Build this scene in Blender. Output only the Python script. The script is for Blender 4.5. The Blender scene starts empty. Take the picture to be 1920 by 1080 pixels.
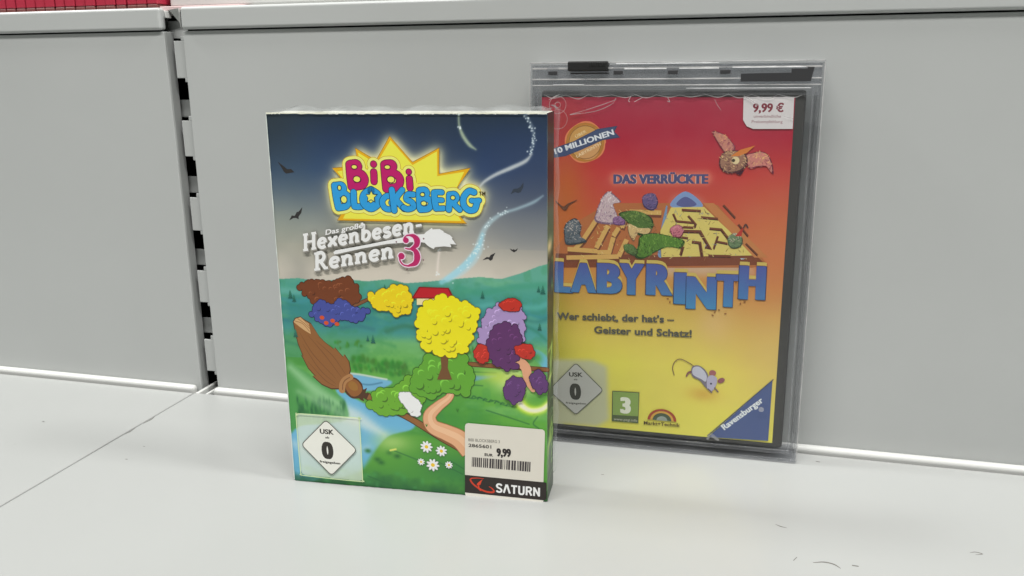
import bpy, bmesh, math, random
import numpy as np
from mathutils import Matrix, Vector, Euler

S = bpy.context.scene
COL = S.collection

# ------------------------------------------------------------------ camera, world, lamps, exposure
cam = bpy.data.cameras.new('camera')
cam.sensor_width = 36.0
cam.lens = 30.37
cam.clip_start = 0.01
cam.clip_end = 60
co = bpy.data.objects.new('camera', cam)
COL.objects.link(co)
co.matrix_world = Matrix(((0.96505, -0.05607, 0.256, 0.16667),
                          (0.2619, 0.24132, -0.93444, -0.48755),
                          (-0.00938, 0.96882, 0.24757, 0.21396),
                          (0, 0, 0, 1)))
S.camera = co

w = bpy.data.worlds.new('World')
S.world = w
w.use_nodes = True
w.node_tree.nodes['Background'].inputs[0].default_value = (0.95, 1.0, 0.93, 1)
w.node_tree.nodes['Background'].inputs[1].default_value = 0.17


def lamp(name, loc, aim, sx, sy, power, col=(1, 1, 1)):
    d = bpy.data.lights.new(name, 'AREA')
    d.shape = 'RECTANGLE'
    d.size, d.size_y = sx, sy
    d.energy = power
    d.color = col
    o = bpy.data.objects.new(name, d)
    COL.objects.link(o)
    o.location = loc
    o.rotation_euler = (Vector(aim) - Vector(loc)).to_track_quat('-Z', 'Y').to_euler()
    return o


# two rows of ceiling light strips running along the aisle
lamp('ceiling_strip_lamp', (0.15, -0.85, 2.1), (0.1, -0.1, 0.1), 2.2, 0.16, 70, (1.0, 0.985, 0.955))
lamp('ceiling_strip_lamp', (-1.5, -0.14, 1.75), (0.0, -0.10, 0.1), 0.32, 0.32, 27, (0.97, 1.0, 0.97))
lamp('ceiling_strip_lamp', (1.55, -0.16, 1.75), (0.0, -0.10, 0.1), 0.32, 0.32, 27, (1.0, 1.0, 0.97))

S.view_settings.view_transform = 'Standard'
S.view_settings.look = 'None'
S.view_settings.exposure = 0.0
S.view_settings.gamma = 1.0
S.view_settings.use_curve_mapping = False
S.cycles.max_bounces = 14
S.cycles.transparent_max_bounces = 32
S.cycles.caustics_refractive = False
S.cycles.use_denoising = True

# ------------------------------------------------------------------ colour and materials
GAIN = 1.14


def lin(c):
    a = np.asarray(c, float) / 255.0
    return np.where(a <= 0.04045, a / 12.92, ((a + 0.055) / 1.055) ** 2.4)


def ink(c):
    return np.clip(lin(c) * GAIN, 0.002, 0.88)


def new_mat(name):
    m = bpy.data.materials.new(name)
    m.use_nodes = True
    nt = m.node_tree
    return m, nt, nt.nodes['Principled BSDF']


def plain(name, rgb, rough=0.5, spec=0.5, metal=0.0, bump=0.0, scale=400.0, var=0.0):
    """A flat coloured material with faint procedural mottling and relief."""
    m, nt, b = new_mat(name)
    b.inputs['Roughness'].default_value = rough
    b.inputs['Specular IOR Level'].default_value = spec
    b.inputs['Metallic'].default_value = metal
    tc = nt.nodes.new('ShaderNodeTexCoord')
    nz = nt.nodes.new('ShaderNodeTexNoise')
    nz.inputs['Scale'].default_value = scale
    nz.inputs['Detail'].default_value = 4
    nt.links.new(tc.outputs['Object'], nz.inputs['Vector'])
    mx = nt.nodes.new('ShaderNodeMix')
    mx.data_type = 'RGBA'
    mx.inputs[6].default_value = (*[v * (1 - var) for v in rgb], 1)
    mx.inputs[7].default_value = (*[min(1, v * (1 + var)) for v in rgb], 1)
    nt.links.new(nz.outputs['Fac'], mx.inputs[0])
    nt.links.new(mx.outputs[2], b.inputs['Base Color'])
    if bump:
        bp = nt.nodes.new('ShaderNodeBump')
        bp.inputs['Strength'].default_value = bump
        bp.inputs['Distance'].default_value = 0.0004
        nt.links.new(nz.outputs['Fac'], bp.inputs['Height'])
        nt.links.new(bp.outputs['Normal'], b.inputs['Normal'])
    return m


def printed(name, rough, spec=0.5, coat=0.0):
    m, nt, b = new_mat(name)
    a = nt.nodes.new('ShaderNodeAttribute')
    a.attribute_name = 'tint'
    nt.links.new(a.outputs['Color'], b.inputs['Base Color'])
    b.inputs['Roughness'].default_value = rough
    b.inputs['Specular IOR Level'].default_value = spec
    b.inputs['Coat Weight'].default_value = coat
    b.inputs['Coat Roughness'].default_value = 0.12
    tc = nt.nodes.new('ShaderNodeTexCoord')
    nz = nt.nodes.new('ShaderNodeTexNoise')
    nz.inputs['Scale'].default_value = 60
    nt.links.new(tc.outputs['Object'], nz.inputs['Vector'])
    bp = nt.nodes.new('ShaderNodeBump')
    bp.inputs['Strength'].default_value = 0.06
    bp.inputs['Distance'].default_value = 0.002
    nt.links.new(nz.outputs['Fac'], bp.inputs['Height'])
    nt.links.new(bp.outputs['Normal'], b.inputs['Normal'])
    return m


def clear(name, tint, ior=1.5, rough=0.08, haze=0.0, haze_col=(0.7, 0.72, 0.74)):
    """Thin clear plastic: lets most light through, mirrors some by angle, scatters a little."""
    m, nt, b = new_mat(name)
    nt.nodes.remove(b)
    out = nt.nodes['Material Output']
    tr = nt.nodes.new('ShaderNodeBsdfTransparent')
    tr.inputs['Color'].default_value = (*tint, 1)
    gl = nt.nodes.new('ShaderNodeBsdfGlossy')
    gl.inputs['Roughness'].default_value = rough
    df = nt.nodes.new('ShaderNodeBsdfDiffuse')
    df.inputs['Color'].default_value = (*haze_col, 1)
    lw = nt.nodes.new('ShaderNodeLayerWeight')
    lw.inputs['Blend'].default_value = 0.5
    pw = nt.nodes.new('ShaderNodeMath')
    pw.operation = 'POWER'
    pw.inputs[1].default_value = 5
    nt.links.new(lw.outputs['Facing'], pw.inputs[0])
    fr = nt.nodes.new('ShaderNodeMath')
    fr.operation = 'MULTIPLY_ADD'
    f0 = ((ior - 1) / (ior + 1)) ** 2
    fr.inputs[1].default_value = 0.8 * (1 - f0)
    fr.inputs[2].default_value = f0
    nt.links.new(pw.outputs[0], fr.inputs[0])
    nz = nt.nodes.new('ShaderNodeTexNoise')
    nz.inputs['Scale'].default_value = 90
    tc = nt.nodes.new('ShaderNodeTexCoord')
    nt.links.new(tc.outputs['Object'], nz.inputs['Vector'])
    mr = nt.nodes.new('ShaderNodeMath')
    mr.operation = 'MULTIPLY'
    mr.inputs[1].default_value = haze * 2
    nt.links.new(nz.outputs['Fac'], mr.inputs[0])
    m1 = nt.nodes.new('ShaderNodeMixShader')
    nt.links.new(mr.outputs[0], m1.inputs[0])
    nt.links.new(tr.outputs[0], m1.inputs[1])
    nt.links.new(df.outputs[0], m1.inputs[2])
    m2 = nt.nodes.new('ShaderNodeMixShader')
    nt.links.new(fr.outputs[0], m2.inputs[0])
    nt.links.new(m1.outputs[0], m2.inputs[1])
    nt.links.new(gl.outputs[0], m2.inputs[2])
    nt.links.new(m2.outputs[0], out.inputs['Surface'])
    return m


def painted_steel(name, rgb, rough=0.42, scuff=0.0):
    """Powder coated shelf metal: fine orange peel, faint smudges, optional dark scuffs."""
    m, nt, b = new_mat(name)
    b.inputs['Roughness'].default_value = rough
    b.inputs['Specular IOR Level'].default_value = 0.45
    tc = nt.nodes.new('ShaderNodeTexCoord')
    n1 = nt.nodes.new('ShaderNodeTexNoise')
    n1.inputs['Scale'].default_value = 7
    n1.inputs['Detail'].default_value = 5
    nt.links.new(tc.outputs['Object'], n1.inputs['Vector'])
    mx = nt.nodes.new('ShaderNodeMix')
    mx.data_type = 'RGBA'
    mx.inputs[6].default_value = (*[v * 0.94 for v in rgb], 1)
    mx.inputs[7].default_value = (*[v * 1.05 for v in rgb], 1)
    nt.links.new(n1.outputs['Fac'], mx.inputs[0])
    last = mx.outputs[2]
    if scuff:
        n3 = nt.nodes.new('ShaderNodeTexNoise')
        n3.inputs['Scale'].default_value = 55
        n3.inputs['Detail'].default_value = 3
        n3.inputs['Distortion'].default_value = 1.2
        nt.links.new(tc.outputs['Object'], n3.inputs['Vector'])
        rp = nt.nodes.new('ShaderNodeValToRGB')
        rp.color_ramp.elements[0].position = 0.765
        rp.color_ramp.elements[0].color = (0, 0, 0, 1)
        rp.color_ramp.elements[1].position = 0.80
        rp.color_ramp.elements[1].color = (scuff, scuff, scuff, 1)
        nt.links.new(n3.outputs['Fac'], rp.inputs[0])
        m3 = nt.nodes.new('ShaderNodeMix')
        m3.data_type = 'RGBA'
        nt.links.new(rp.outputs[0], m3.inputs[0])
        nt.links.new(last, m3.inputs[6])
        m3.inputs[7].default_value = (0.25, 0.245, 0.23, 1)
        last = m3.outputs[2]
    nt.links.new(last, b.inputs['Base Color'])
    n2 = nt.nodes.new('ShaderNodeTexNoise')
    n2.inputs['Scale'].default_value = 1400
    nt.links.new(tc.outputs['Object'], n2.inputs['Vector'])
    n4 = nt.nodes.new('ShaderNodeTexNoise')
    n4.inputs['Scale'].default_value = 9
    nt.links.new(tc.outputs['Object'], n4.inputs['Vector'])
    ad = nt.nodes.new('ShaderNodeMath')
    ad.operation = 'MULTIPLY_ADD'
    ad.inputs[1].default_value = 0.03
    nt.links.new(n2.outputs['Fac'], ad.inputs[0])
    nt.links.new(n4.outputs['Fac'], ad.inputs[2])
    bp = nt.nodes.new('ShaderNodeBump')
    bp.inputs['Strength'].default_value = 0.25
    bp.inputs['Distance'].default_value = 0.0015
    nt.links.new(ad.outputs[0], bp.inputs['Height'])
    nt.links.new(bp.outputs['Normal'], b.inputs['Normal'])
    return m


M = {}
M['steel'] = painted_steel('grey_white_painted_steel', (0.455, 0.468, 0.462), 0.33)
M['shelf'] = painted_steel('white_painted_shelf_steel', (0.335, 0.341, 0.335), 0.30, scuff=0.5)
M['bright'] = painted_steel('bright_painted_steel', (0.55, 0.555, 0.54), 0.32)
M['dark'] = plain('shade_black', (0.008, 0.009, 0.008), 0.9, 0.1)  # near-black colour stands in for shade in gaps and slots
M['card'] = plain('raw_card', (0.50, 0.49, 0.44), 0.8, 0.2, bump=0.3, scale=900, var=0.08)
M['print'] = printed('glossy_print', 0.42, 0.45, 0.15)
M['matt'] = printed('matt_label_print', 0.6, 0.35)
M['sleeve'] = printed('sleeve_print', 0.5, 0.4)
M['film'] = clear('shrink_film', (0.95, 0.965, 0.95), 1.35, 0.12, 0.13)
M['acrylic'] = clear('clear_acrylic', (0.965, 0.968, 0.97), 1.3, 0.07, 0.03, (0.55, 0.56, 0.57))
M['acrylic_edge'] = clear('clear_acrylic_edge', (0.90, 0.905, 0.915), 1.45, 0.08, 0.10, (0.5, 0.51, 0.53))
M['pane'] = clear('clear_acrylic_pane', (0.985, 0.985, 0.987), 1.22, 0.1, 0.012, (0.45, 0.45, 0.48))
M['glint'] = clear('painted_glint', (0.9, 0.9, 0.9), 1.5, 0.15, 0.38, (0.75, 0.74, 0.73))  # pale diffuse haze paints glints on edges and film creases
M['black'] = plain('black_plastic', (0.012, 0.012, 0.012), 0.45, bump=0.4, scale=900)
M['case'] = plain('dark_grey_case_plastic', (0.055, 0.055, 0.052), 0.4, bump=0.15, scale=700)
M['label_dark'] = plain('dark_label', (0.03, 0.03, 0.033), 0.55)
M['red'] = plain('red_carton', (0.40, 0.022, 0.05), 0.45, bump=0.2, scale=120, var=0.25)
M['redbase'] = plain('dark_carton_base', (0.16, 0.05, 0.045), 0.6, scale=700, var=0.7)
M['pink'] = plain('pale_pink_reflection', (0.62, 0.46, 0.46), 0.6)
M['wood'] = plain('scuff_mark', (0.13, 0.125, 0.115), 0.7)


# ------------------------------------------------------------------ objects
def mesh(name, verts, faces, mat, parent=None, tint=None, smooth=False):
    me = bpy.data.meshes.new(name)
    me.from_pydata([tuple(v) for v in verts], [], faces)
    if tint is not None:
        at = me.color_attributes.new('tint', 'FLOAT_COLOR', 'POINT')
        t = np.ones((len(verts), 4), np.float32)
        t[:, :3] = tint
        at.data.foreach_set('color', t.ravel())
    me.materials.append(mat)
    if smooth:
        me.shade_smooth()
    me.update()
    o = bpy.data.objects.new(name, me)
    COL.objects.link(o)
    if parent is not None:
        o.parent = parent
    return o


def bm_obj(name, bm, mat, parent=None, smooth=False):
    me = bpy.data.meshes.new(name)
    bm.normal_update()
    bm.to_mesh(me)
    bm.free()
    me.materials.append(mat)
    if smooth:
        me.shade_smooth()
    o = bpy.data.objects.new(name, me)
    COL.objects.link(o)
    if parent is not None:
        o.parent = parent
    return o


def add_box(bm, lo, hi, bev=0.0, seg=2):
    r = bmesh.ops.create_cube(bm, size=1.0)
    vs = r['verts']
    for v in vs:
        v.co = Vector([lo[i] + (v.co[i] + 0.5) * (hi[i] - lo[i]) for i in range(3)])
    if bev:
        es = list({e for v in vs for e in v.link_edges})
        bmesh.ops.bevel(bm, geom=es, offset=bev, segments=seg, affect='EDGES', profile=0.5)


def boxes(name, lst, mat, parent=None, bev=0.0, seg=2, smooth=False):
    bm = bmesh.new()
    for lo, hi in lst:
        add_box(bm, lo, hi, bev, seg)
    return bm_obj(name, bm, mat, parent, smooth)


def mm_boxes(name, lst, mat, parent=None, bev=0.0, seg=2):
    """Boxes given in millimetres: u0,u1, depth0,depth1, v0,v1."""
    return boxes(name, [((a / 1e3, c / 1e3, e / 1e3), (b / 1e3, d / 1e3, f / 1e3)) for a, b, c, d, e, f in lst],
                 mat, parent, bev / 1e3, seg)


def tag(o, label=None, cat=None, group=None, kind=None):
    if label:
        o['label'] = label
    if cat:
        o['category'] = cat
    if group:
        o['group'] = group
    if kind:
        o['kind'] = kind
    return o


def empty(name, loc=(0, 0, 0), rot=(0, 0, 0)):
    o = bpy.data.objects.new(name, None)
    o.empty_display_size = 0.02
    o.location = loc
    o.rotation_euler = rot
    COL.objects.link(o)
    return o


# ------------------------------------------------------------------ print shop: flat shapes in mm
def spline(pts, n=8, closed=False):
    p = np.asarray(pts, float)
    if len(p) < 3:
        return p
    if closed:
        q = np.vstack([p[-1], p, p[0], p[1]])
    else:
        q = np.vstack([2 * p[0] - p[1], p, 2 * p[-1] - p[-2]])
    out = []
    t = np.linspace(0, 1, n, endpoint=False)[:, None]
    for i in range(1, len(q) - 2):
        a, b, c, d = q[i - 1], q[i], q[i + 1], q[i + 2]
        out.append(0.5 * (2 * b + (c - a) * t + (2 * a - 5 * b + 4 * c - d) * t ** 2 + (3 * b - a - 3 * c + d) * t ** 3))
    if not closed:
        out.append(p[-1][None])
    return np.vstack(out)


class Sheet:
    """Collects flat printed shapes (mm, u right, v up) for ONE mesh; each shape sits a hair above the last."""

    def __init__(self, z0=0.03, step=0.0006):
        self.v, self.f, self.c = [], [], []
        self.z, self.step = z0, step

    def add(self, pts, faces, col):
        n = len(self.v)
        for p in pts:
            self.v.append((p[0] / 1e3, -self.z / 1e3, p[1] / 1e3))
            self.c.append(ink(col(p[0], p[1]) if callable(col) else col))
        self.f += [[i + n for i in f] for f in faces]
        self.z += self.step

    def poly(self, pts, col, smooth=False, n=6):
        p = spline(pts, n, True) if smooth else np.asarray(pts, float)
        self.add(p, [list(range(len(p)))], col)

    def disc(self, c, r, col, ry=None, n=20, rot=0.0):
        ry = r if ry is None else ry
        a = np.linspace(0, 2 * math.pi, n, endpoint=False)
        x, y = r * np.cos(a), ry * np.sin(a)
        self.add(np.stack([c[0] + x * math.cos(rot) - y * math.sin(rot), c[1] + x * math.sin(rot) + y * math.cos(rot)], 1),
                 [list(range(n))], col)

    def ring(self, c, r, wd, col, ry=None, rot=0.0, a0=0.0, a1=2 * math.pi, n=40):
        ry = r if ry is None else ry
        a = np.linspace(a0, a1, n)
        x, y = r * np.cos(a), ry * np.sin(a)
        p = np.stack([c[0] + x * math.cos(rot) - y * math.sin(rot), c[1] + x * math.sin(rot) + y * math.cos(rot)], 1)
        self.stroke(p, wd, col, smooth=False, cap=False)

    def stroke(self, pts, wd, col, smooth=True, cap=True, n=6):
        p = np.asarray(pts, float)
        k = len(p)
        ws = np.full(k, wd, float) if np.isscalar(wd) else np.asarray(wd, float)
        if smooth and k > 2:
            q = spline(p, n)
            ws = np.interp(np.linspace(0, k - 1, len(q)), np.arange(k), ws)
            p = q
        d = np.diff(p, axis=0)
        d /= np.maximum(np.linalg.norm(d, axis=1)[:, None], 1e-9)
        t = np.vstack([d[:1], d[:-1] + d[1:], d[-1:]])
        t /= np.maximum(np.linalg.norm(t, axis=1)[:, None], 1e-9)
        co_ = np.ones(len(p))
        co_[1:-1] = np.clip(np.sum(t[1:-1] * d[:-1], axis=1), 0.5, 1)
        nn = np.stack([-t[:, 1], t[:, 0]], 1) * (ws / 2 / co_)[:, None]
        a, b = p + nn, p - nn
        m = len(p)
        v = np.vstack([a, b])
        fs = [[i, i + 1, m + i + 1, m + i] for i in range(m - 1)]
        if cap:
            ex = []
            for e, s in ((0, -1), (m - 1, 1)):
                ang = math.atan2(t[e, 1], t[e, 0])
                th = np.linspace(math.pi / 2, -math.pi / 2, 9)[1:-1] if s == 1 else np.linspace(-math.pi / 2, -3 * math.pi / 2, 9)[1:-1]
                ex.append(p[e] + ws[e] / 2 * np.stack([np.cos(th + ang), np.sin(th + ang)], 1))
            n0 = len(v)
            v = np.vstack([v] + ex)
            fs.append([m - 1] + list(range(n0 + 7, n0 + 14)) + [2 * m - 1])
            fs.append([m] + list(range(n0, n0 + 7)) + [0])
        self.add(v, fs, col)

    def bubble(self, strokes, fill, edge, ew):
        for p, wd in strokes:
            self.stroke(p, wd + 2 * ew, edge)
        for p, wd in strokes:
            self.stroke(p, wd, fill)

    def text(self, body, a, b, h, col, bold=0.0, shear=0.0, fit=None, cap_ref='H'):
        """Baseline from a to b (the text's inked width fills it), cap height h."""
        fat = max(0.0, bold - .024)
        vs, fs, x0, x1, hh = glyphs(body, min(bold, .024), shear)
        a, b = np.asarray(a, float), np.asarray(b, float)
        L = np.linalg.norm(b - a)
        ex = (b - a) / L
        ey = np.array([-ex[1], ex[0]])
        d = fat * h * 1.3
        a, L = a + ex * d, L - 2 * d
        sx = L / (x1 - x0)
        sy = h / hh
        p = a + np.outer((vs[:, 0] - x0) * sx, ex) + np.outer(vs[:, 1] * sy, ey)
        for ox, oy in ([(-1, .12), (1, -.12), (-.35, -.12), (.35, .12)] if fat else [(0, 0)]):
            self.add(p + ex * d * ox + ey * d * oy * .6, fs, col)

    def build(self, name, mat, parent):
        return mesh(name, self.v, self.f, mat, parent, np.array(self.c))


def glyphs(body, bold, shear):
    res = []
    for s in (body, 'H'):
        c = bpy.data.curves.new('lettering', 'FONT')
        c.body = s
        c.size = 1
        c.offset = bold
        c.shear = shear if s is body else 0
        c.resolution_u = 4
        c.space_character = 1.0 + bold * 1.2
        o = bpy.data.objects.new('lettering', c)
        COL.objects.link(o)
        me = bpy.data.meshes.new_from_object(o.evaluated_get(bpy.context.evaluated_depsgraph_get()))
        v = np.array([x.co[:2] for x in me.vertices])
        f = [list(p.vertices) for p in me.polygons]
        bpy.data.objects.remove(o)
        bpy.data.curves.remove(c)
        bpy.data.meshes.remove(me)
        res.append((v, f))
    (v, f), (hv, _) = res
    return v, f, v[:, 0].min(), v[:, 0].max(), hv[:, 1].max() - hv[:, 1].min()


class Canvas:
    """A printed picture as a fine grid of coloured points (mm)."""

    def __init__(self, w_, h_, step, seed=1):
        self.nx, self.ny = int(w_ / step) + 1, int(h_ / step) + 1
        self.w, self.h = w_, h_
        self.U, self.V = np.meshgrid(np.linspace(0, w_, self.nx), np.linspace(0, h_, self.ny))
        self.step = step
        self.a = np.zeros((self.ny, self.nx, 3))
        self.r = np.random.default_rng(seed)

    def ramp(self, stops, T=None):
        T = self.V if T is None else T
        s = sorted(stops, key=lambda q: q[0])
        x = [q[0] for q in s]
        return np.stack([np.interp(T, x, [q[1][k] for q in s]) for k in range(3)], -1)

    def noise(self, size, octv=4, stretch=(1, 1)):
        out = np.zeros_like(self.U)
        amp, tot = 1.0, 0
        for _ in range(octv):
            sx, sy = size * stretch[0], size * stretch[1]
            gx, gy = int(self.w / sx) + 4, int(self.h / sy) + 4
            g = self.r.random((gy, gx))
            x, y = self.U / sx + self.r.random(), self.V / sy + self.r.random()
            ix, iy = x.astype(int), y.astype(int)
            fx, fy = x - ix, y - iy
            fx, fy = fx * fx * (3 - 2 * fx), fy * fy * (3 - 2 * fy)
            out += amp * ((g[iy, ix] * (1 - fx) + g[iy, ix + 1] * fx) * (1 - fy) + (g[iy + 1, ix] * (1 - fx) + g[iy + 1, ix + 1] * fx) * fy)
            tot += amp
            amp *= 0.5
            size *= 0.5
        return out / tot

    def blur(self, m, s):
        if s <= 0:
            return m
        s = s / self.step
        p = int(3 * s) + 1
        q = np.pad(m, p, mode='edge')
        ky = np.fft.fftfreq(q.shape[0])[:, None]
        kx = np.fft.rfftfreq(q.shape[1])[None]
        g = np.exp(-2 * (math.pi * s) ** 2 * (kx ** 2 + ky ** 2))
        return np.clip(np.fft.irfft2(np.fft.rfft2(q) * g, s=q.shape)[p:-p, p:-p], 0, 1)

    def mask(self, pts, soft=0.0, smooth=False):
        p = spline(pts, 6, True) if smooth else np.asarray(pts, float)
        ins = np.zeros(self.U.shape, bool)
        j = len(p) - 1
        for i in range(len(p)):
            (xi, yi), (xj, yj) = p[i], p[j]
            if yi != yj:
                ins ^= ((yi > self.V) != (yj > self.V)) & (self.U < (xj - xi) * (self.V - yi) / (yj - yi) + xi)
            j = i
        return self.blur(ins.astype(float), soft)

    def line(self, pts, wd, soft=0.3, smooth=True):
        p = spline(pts, 8) if smooth else np.asarray(pts, float)
        ws = np.full(len(p), wd, float) if np.isscalar(wd) else np.interp(np.linspace(0, len(wd) - 1, len(p)), range(len(wd)), wd)
        m = np.zeros_like(self.U)
        for i in range(len(p) - 1):
            a, b = p[i], p[i + 1]
            r = (ws[i] + ws[i + 1]) / 4
            pad = r + 3 * soft + 0.5
            x0, x1 = sorted((a[0], b[0]))
            y0, y1 = sorted((a[1], b[1]))
            i0, i1 = max(0, int((x0 - pad) / self.step)), min(self.nx, int((x1 + pad) / self.step) + 2)
            j0, j1 = max(0, int((y0 - pad) / self.step)), min(self.ny, int((y1 + pad) / self.step) + 2)
            if i0 >= i1 or j0 >= j1:
                continue
            U, V = self.U[j0:j1, i0:i1], self.V[j0:j1, i0:i1]
            d = b - a
            t = np.clip(((U - a[0]) * d[0] + (V - a[1]) * d[1]) / max(d @ d, 1e-9), 0, 1)
            dist = np.hypot(U - a[0] - t * d[0], V - a[1] - t * d[1])
            m[j0:j1, i0:i1] = np.maximum(m[j0:j1, i0:i1], 1 / (1 + np.exp(np.clip((dist - r) / max(soft, 0.05) * 2.2, -30, 30))))
        return m

    def blob(self, c, r, ry=None):
        ry = ry or r
        return np.exp(-(((self.U - c[0]) / r) ** 2 + ((self.V - c[1]) / ry) ** 2))

    def paint(self, m, col, alpha=1.0):
        c = np.asarray(col, float)
        k = (m * alpha)[..., None]
        self.a = self.a * (1 - k) + c * k

    def build(self, name, mat, parent, bulge=None, z=0.0):
        nx, ny = self.nx, self.ny
        co_ = np.zeros((ny, nx, 3), np.float32)
        co_[..., 0] = self.U / 1e3
        co_[..., 1] = -z / 1e3
        co_[..., 2] = self.V / 1e3
        me = bpy.data.meshes.new(name)
        me.vertices.add(nx * ny)
        me.vertices.foreach_set('co', co_.ravel())
        idx = np.arange(nx * ny).reshape(ny, nx)
        q = np.stack([idx[:-1, :-1], idx[:-1, 1:], idx[1:, 1:], idx[1:, :-1]], -1).reshape(-1, 4)
        me.loops.add(q.size)
        me.loops.foreach_set('vertex_index', q.ravel().astype(np.int32))
        me.polygons.add(len(q))
        me.polygons.foreach_set('loop_start', np.arange(0, q.size, 4, dtype=np.int32))
        at = me.color_attributes.new('tint', 'FLOAT_COLOR', 'POINT')
        t = np.ones((ny, nx, 4), np.float32)
        t[..., :3] = ink(np.clip(self.a, 0, 255))
        at.data.foreach_set('color', t.ravel())
        me.update(calc_edges=True)
        me.materials.append(mat)
        o = bpy.data.objects.new(name, me)
        COL.objects.link(o)
        o.parent = parent
        return o


# ================================================================== THE SHELF BAY
SEAM = -0.1909          # where the two shelf boards meet
LX, RX = -0.1914, -0.1781  # edges of the back panels either side of the upright
TOP = 0.2377
x_lo, x_hi = -0.75, 0.62

boxes('shelf_board', [((SEAM + 0.0004, -0.42, -0.03), (x_hi, -0.0085, 0.0))], M['shelf'], bev=0.0007)['kind'] = 'structure'
boxes('shelf_board', [((x_lo, -0.42, -0.03), (SEAM - 0.0011, -0.0085, -0.0004))], M['shelf'], bev=0.0007)['kind'] = 'structure'
boxes('back_wall', [((RX, 0.0, -0.05), (x_hi, 0.0012, TOP)), ((RX, 0.0012, -0.05), (RX + 0.0012, 0.006, TOP))],
      M['steel'], bev=0.0004)['kind'] = 'structure'
boxes('back_wall', [((x_lo, 0.0, -0.05), (LX, 0.0012, TOP)), ((LX - 0.0012, 0.0012, -0.05), (LX, 0.0092, TOP))],
      M['steel'], bev=0.0004)['kind'] = 'structure'

# white rails lying in the gap behind each shelf board
for x0, x1, lab in ((x_lo, SEAM - 0.0022, 'white rounded rail along the back of the left shelf board'),
                    (SEAM + 0.0125, x_hi, 'white rounded rail along the back of the right shelf board')):
    o = boxes('rear_rail', [((x0, -0.0064, -0.02), (x1, -0.0004, 0.0031))], M['bright'], bev=0.0027, seg=6)
    tag(o, lab, 'rail')

# slotted upright between the panels
up = empty('slotted_upright', (0, 0, 0))
tag(up, 'white slotted metal upright in the gap between the two back panels', 'upright')
boxes('slot_shade_lining', [((-0.272, 0.060, -0.05), (RX + 0.010, 0.062, 0.262)), ((RX + 0.0014, 0.0062, -0.05), (RX + 0.0026, 0.0598, 0.25)), ((-0.272, 0.0096, -0.05), (-0.270, 0.0598, 0.25)), ((-0.27, 0.0096, 0.246), (RX + 0.0012, 0.0598, 0.2475))], M['dark'], up)  # near-black lining added to paint the shade inside the slots
xa, xb = -0.1879, RX - 0.0003
tabs = [(232.0, 209.2), (182.6, 159.7), (132.8, 110.7), (83.3, 61.3), (34.8, 11.9)]
for zt, zb in tabs:
    zt, zb = zt / 1e3, zb / 1e3
    bm = bmesh.new()
    add_box(bm, (xa, 0.0035, zb), (xb, 0.0048, zt), 0.0003, 1)
    add_box(bm, (xb - 0.0042, 0.0035, zt - 0.0002), (xb - 0.0012, 0.0048, zt + 0.0030), 0.0005, 2)
    add_box(bm, (xb - 0.0038, 0.0035, zb - 0.0026), (xb - 0.0008, 0.0048, zb + 0.0002), 0.0005, 2)
    bm_obj('slot_tab', bm, M['steel'], up)
    bm = bmesh.new()
    add_box(bm, (xa - 0.0150, 0.0125, zt + 0.0016), (xb + 0.0012, 0.0135, zt + 0.0128), 0.0004, 1)
    bm_obj('inner_web', bm, M['steel'], up)
# chipped seam lip: the raw metal edge that shows along the joint
o = boxes('joint_strip', [((SEAM - 0.0012, -0.42, -0.012), (SEAM + 0.0003, -0.006, -0.0016))], M['wood'])
tag(o, 'thin dark joint line between the left and right shelf boards', 'joint strip')
bm = bmesh.new()
add_box(bm, (SEAM + 0.002, -0.0105, -0.004), (SEAM + 0.0045, 0.014, 0.0007), 0.0005, 2)
add_box(bm, (SEAM + 0.0075, -0.0085, -0.004), (SEAM + 0.0092, 0.012, -0.0006), 0.0005, 2)
bm_obj('seat_bracket', bm, M['bright'], up)

# upper shelf: front lip above the panels, deck running back
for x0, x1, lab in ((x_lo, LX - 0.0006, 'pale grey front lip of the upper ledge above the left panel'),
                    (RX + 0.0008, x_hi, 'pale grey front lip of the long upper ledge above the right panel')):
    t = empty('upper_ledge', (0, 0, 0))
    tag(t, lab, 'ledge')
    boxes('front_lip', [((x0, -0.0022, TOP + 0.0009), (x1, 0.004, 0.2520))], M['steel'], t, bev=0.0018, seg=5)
    boxes('gap_shade_strip', [((x0, 0.0045, 0.222), (x1, 0.0055, 0.2458))], M['dark'], t)  # dark strip added behind the seam gap to paint its shade
    boxes('ledge_deck', [((x0, 0.0042, 0.246), (x1, 0.30, 0.2505))], M['bright'], t, bev=0.0004)
# bent end tab at the corner of the right lip
bm = bmesh.new()
vs = [(-0.1878, 0.001, 0.2505), (-0.1795, 0.0, 0.2514), (-0.1795, 0.001, 0.2386), (-0.1815, 0.003, 0.2420), (-0.1834, 0.006, 0.2466)]
b1 = [bm.verts.new(v) for v in vs]
b2 = [bm.verts.new((v[0], v[1] + 0.0012, v[2])) for v in vs]
bm.faces.new(b1)
bm.faces.new(b2[::-1])
for i in range(len(vs)):
    j = (i + 1) % len(vs)
    bm.faces.new((b1[j], b1[i], b2[i], b2[j]))
bm_obj('bent_end_tab', bm, M['bright'], up)

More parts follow.
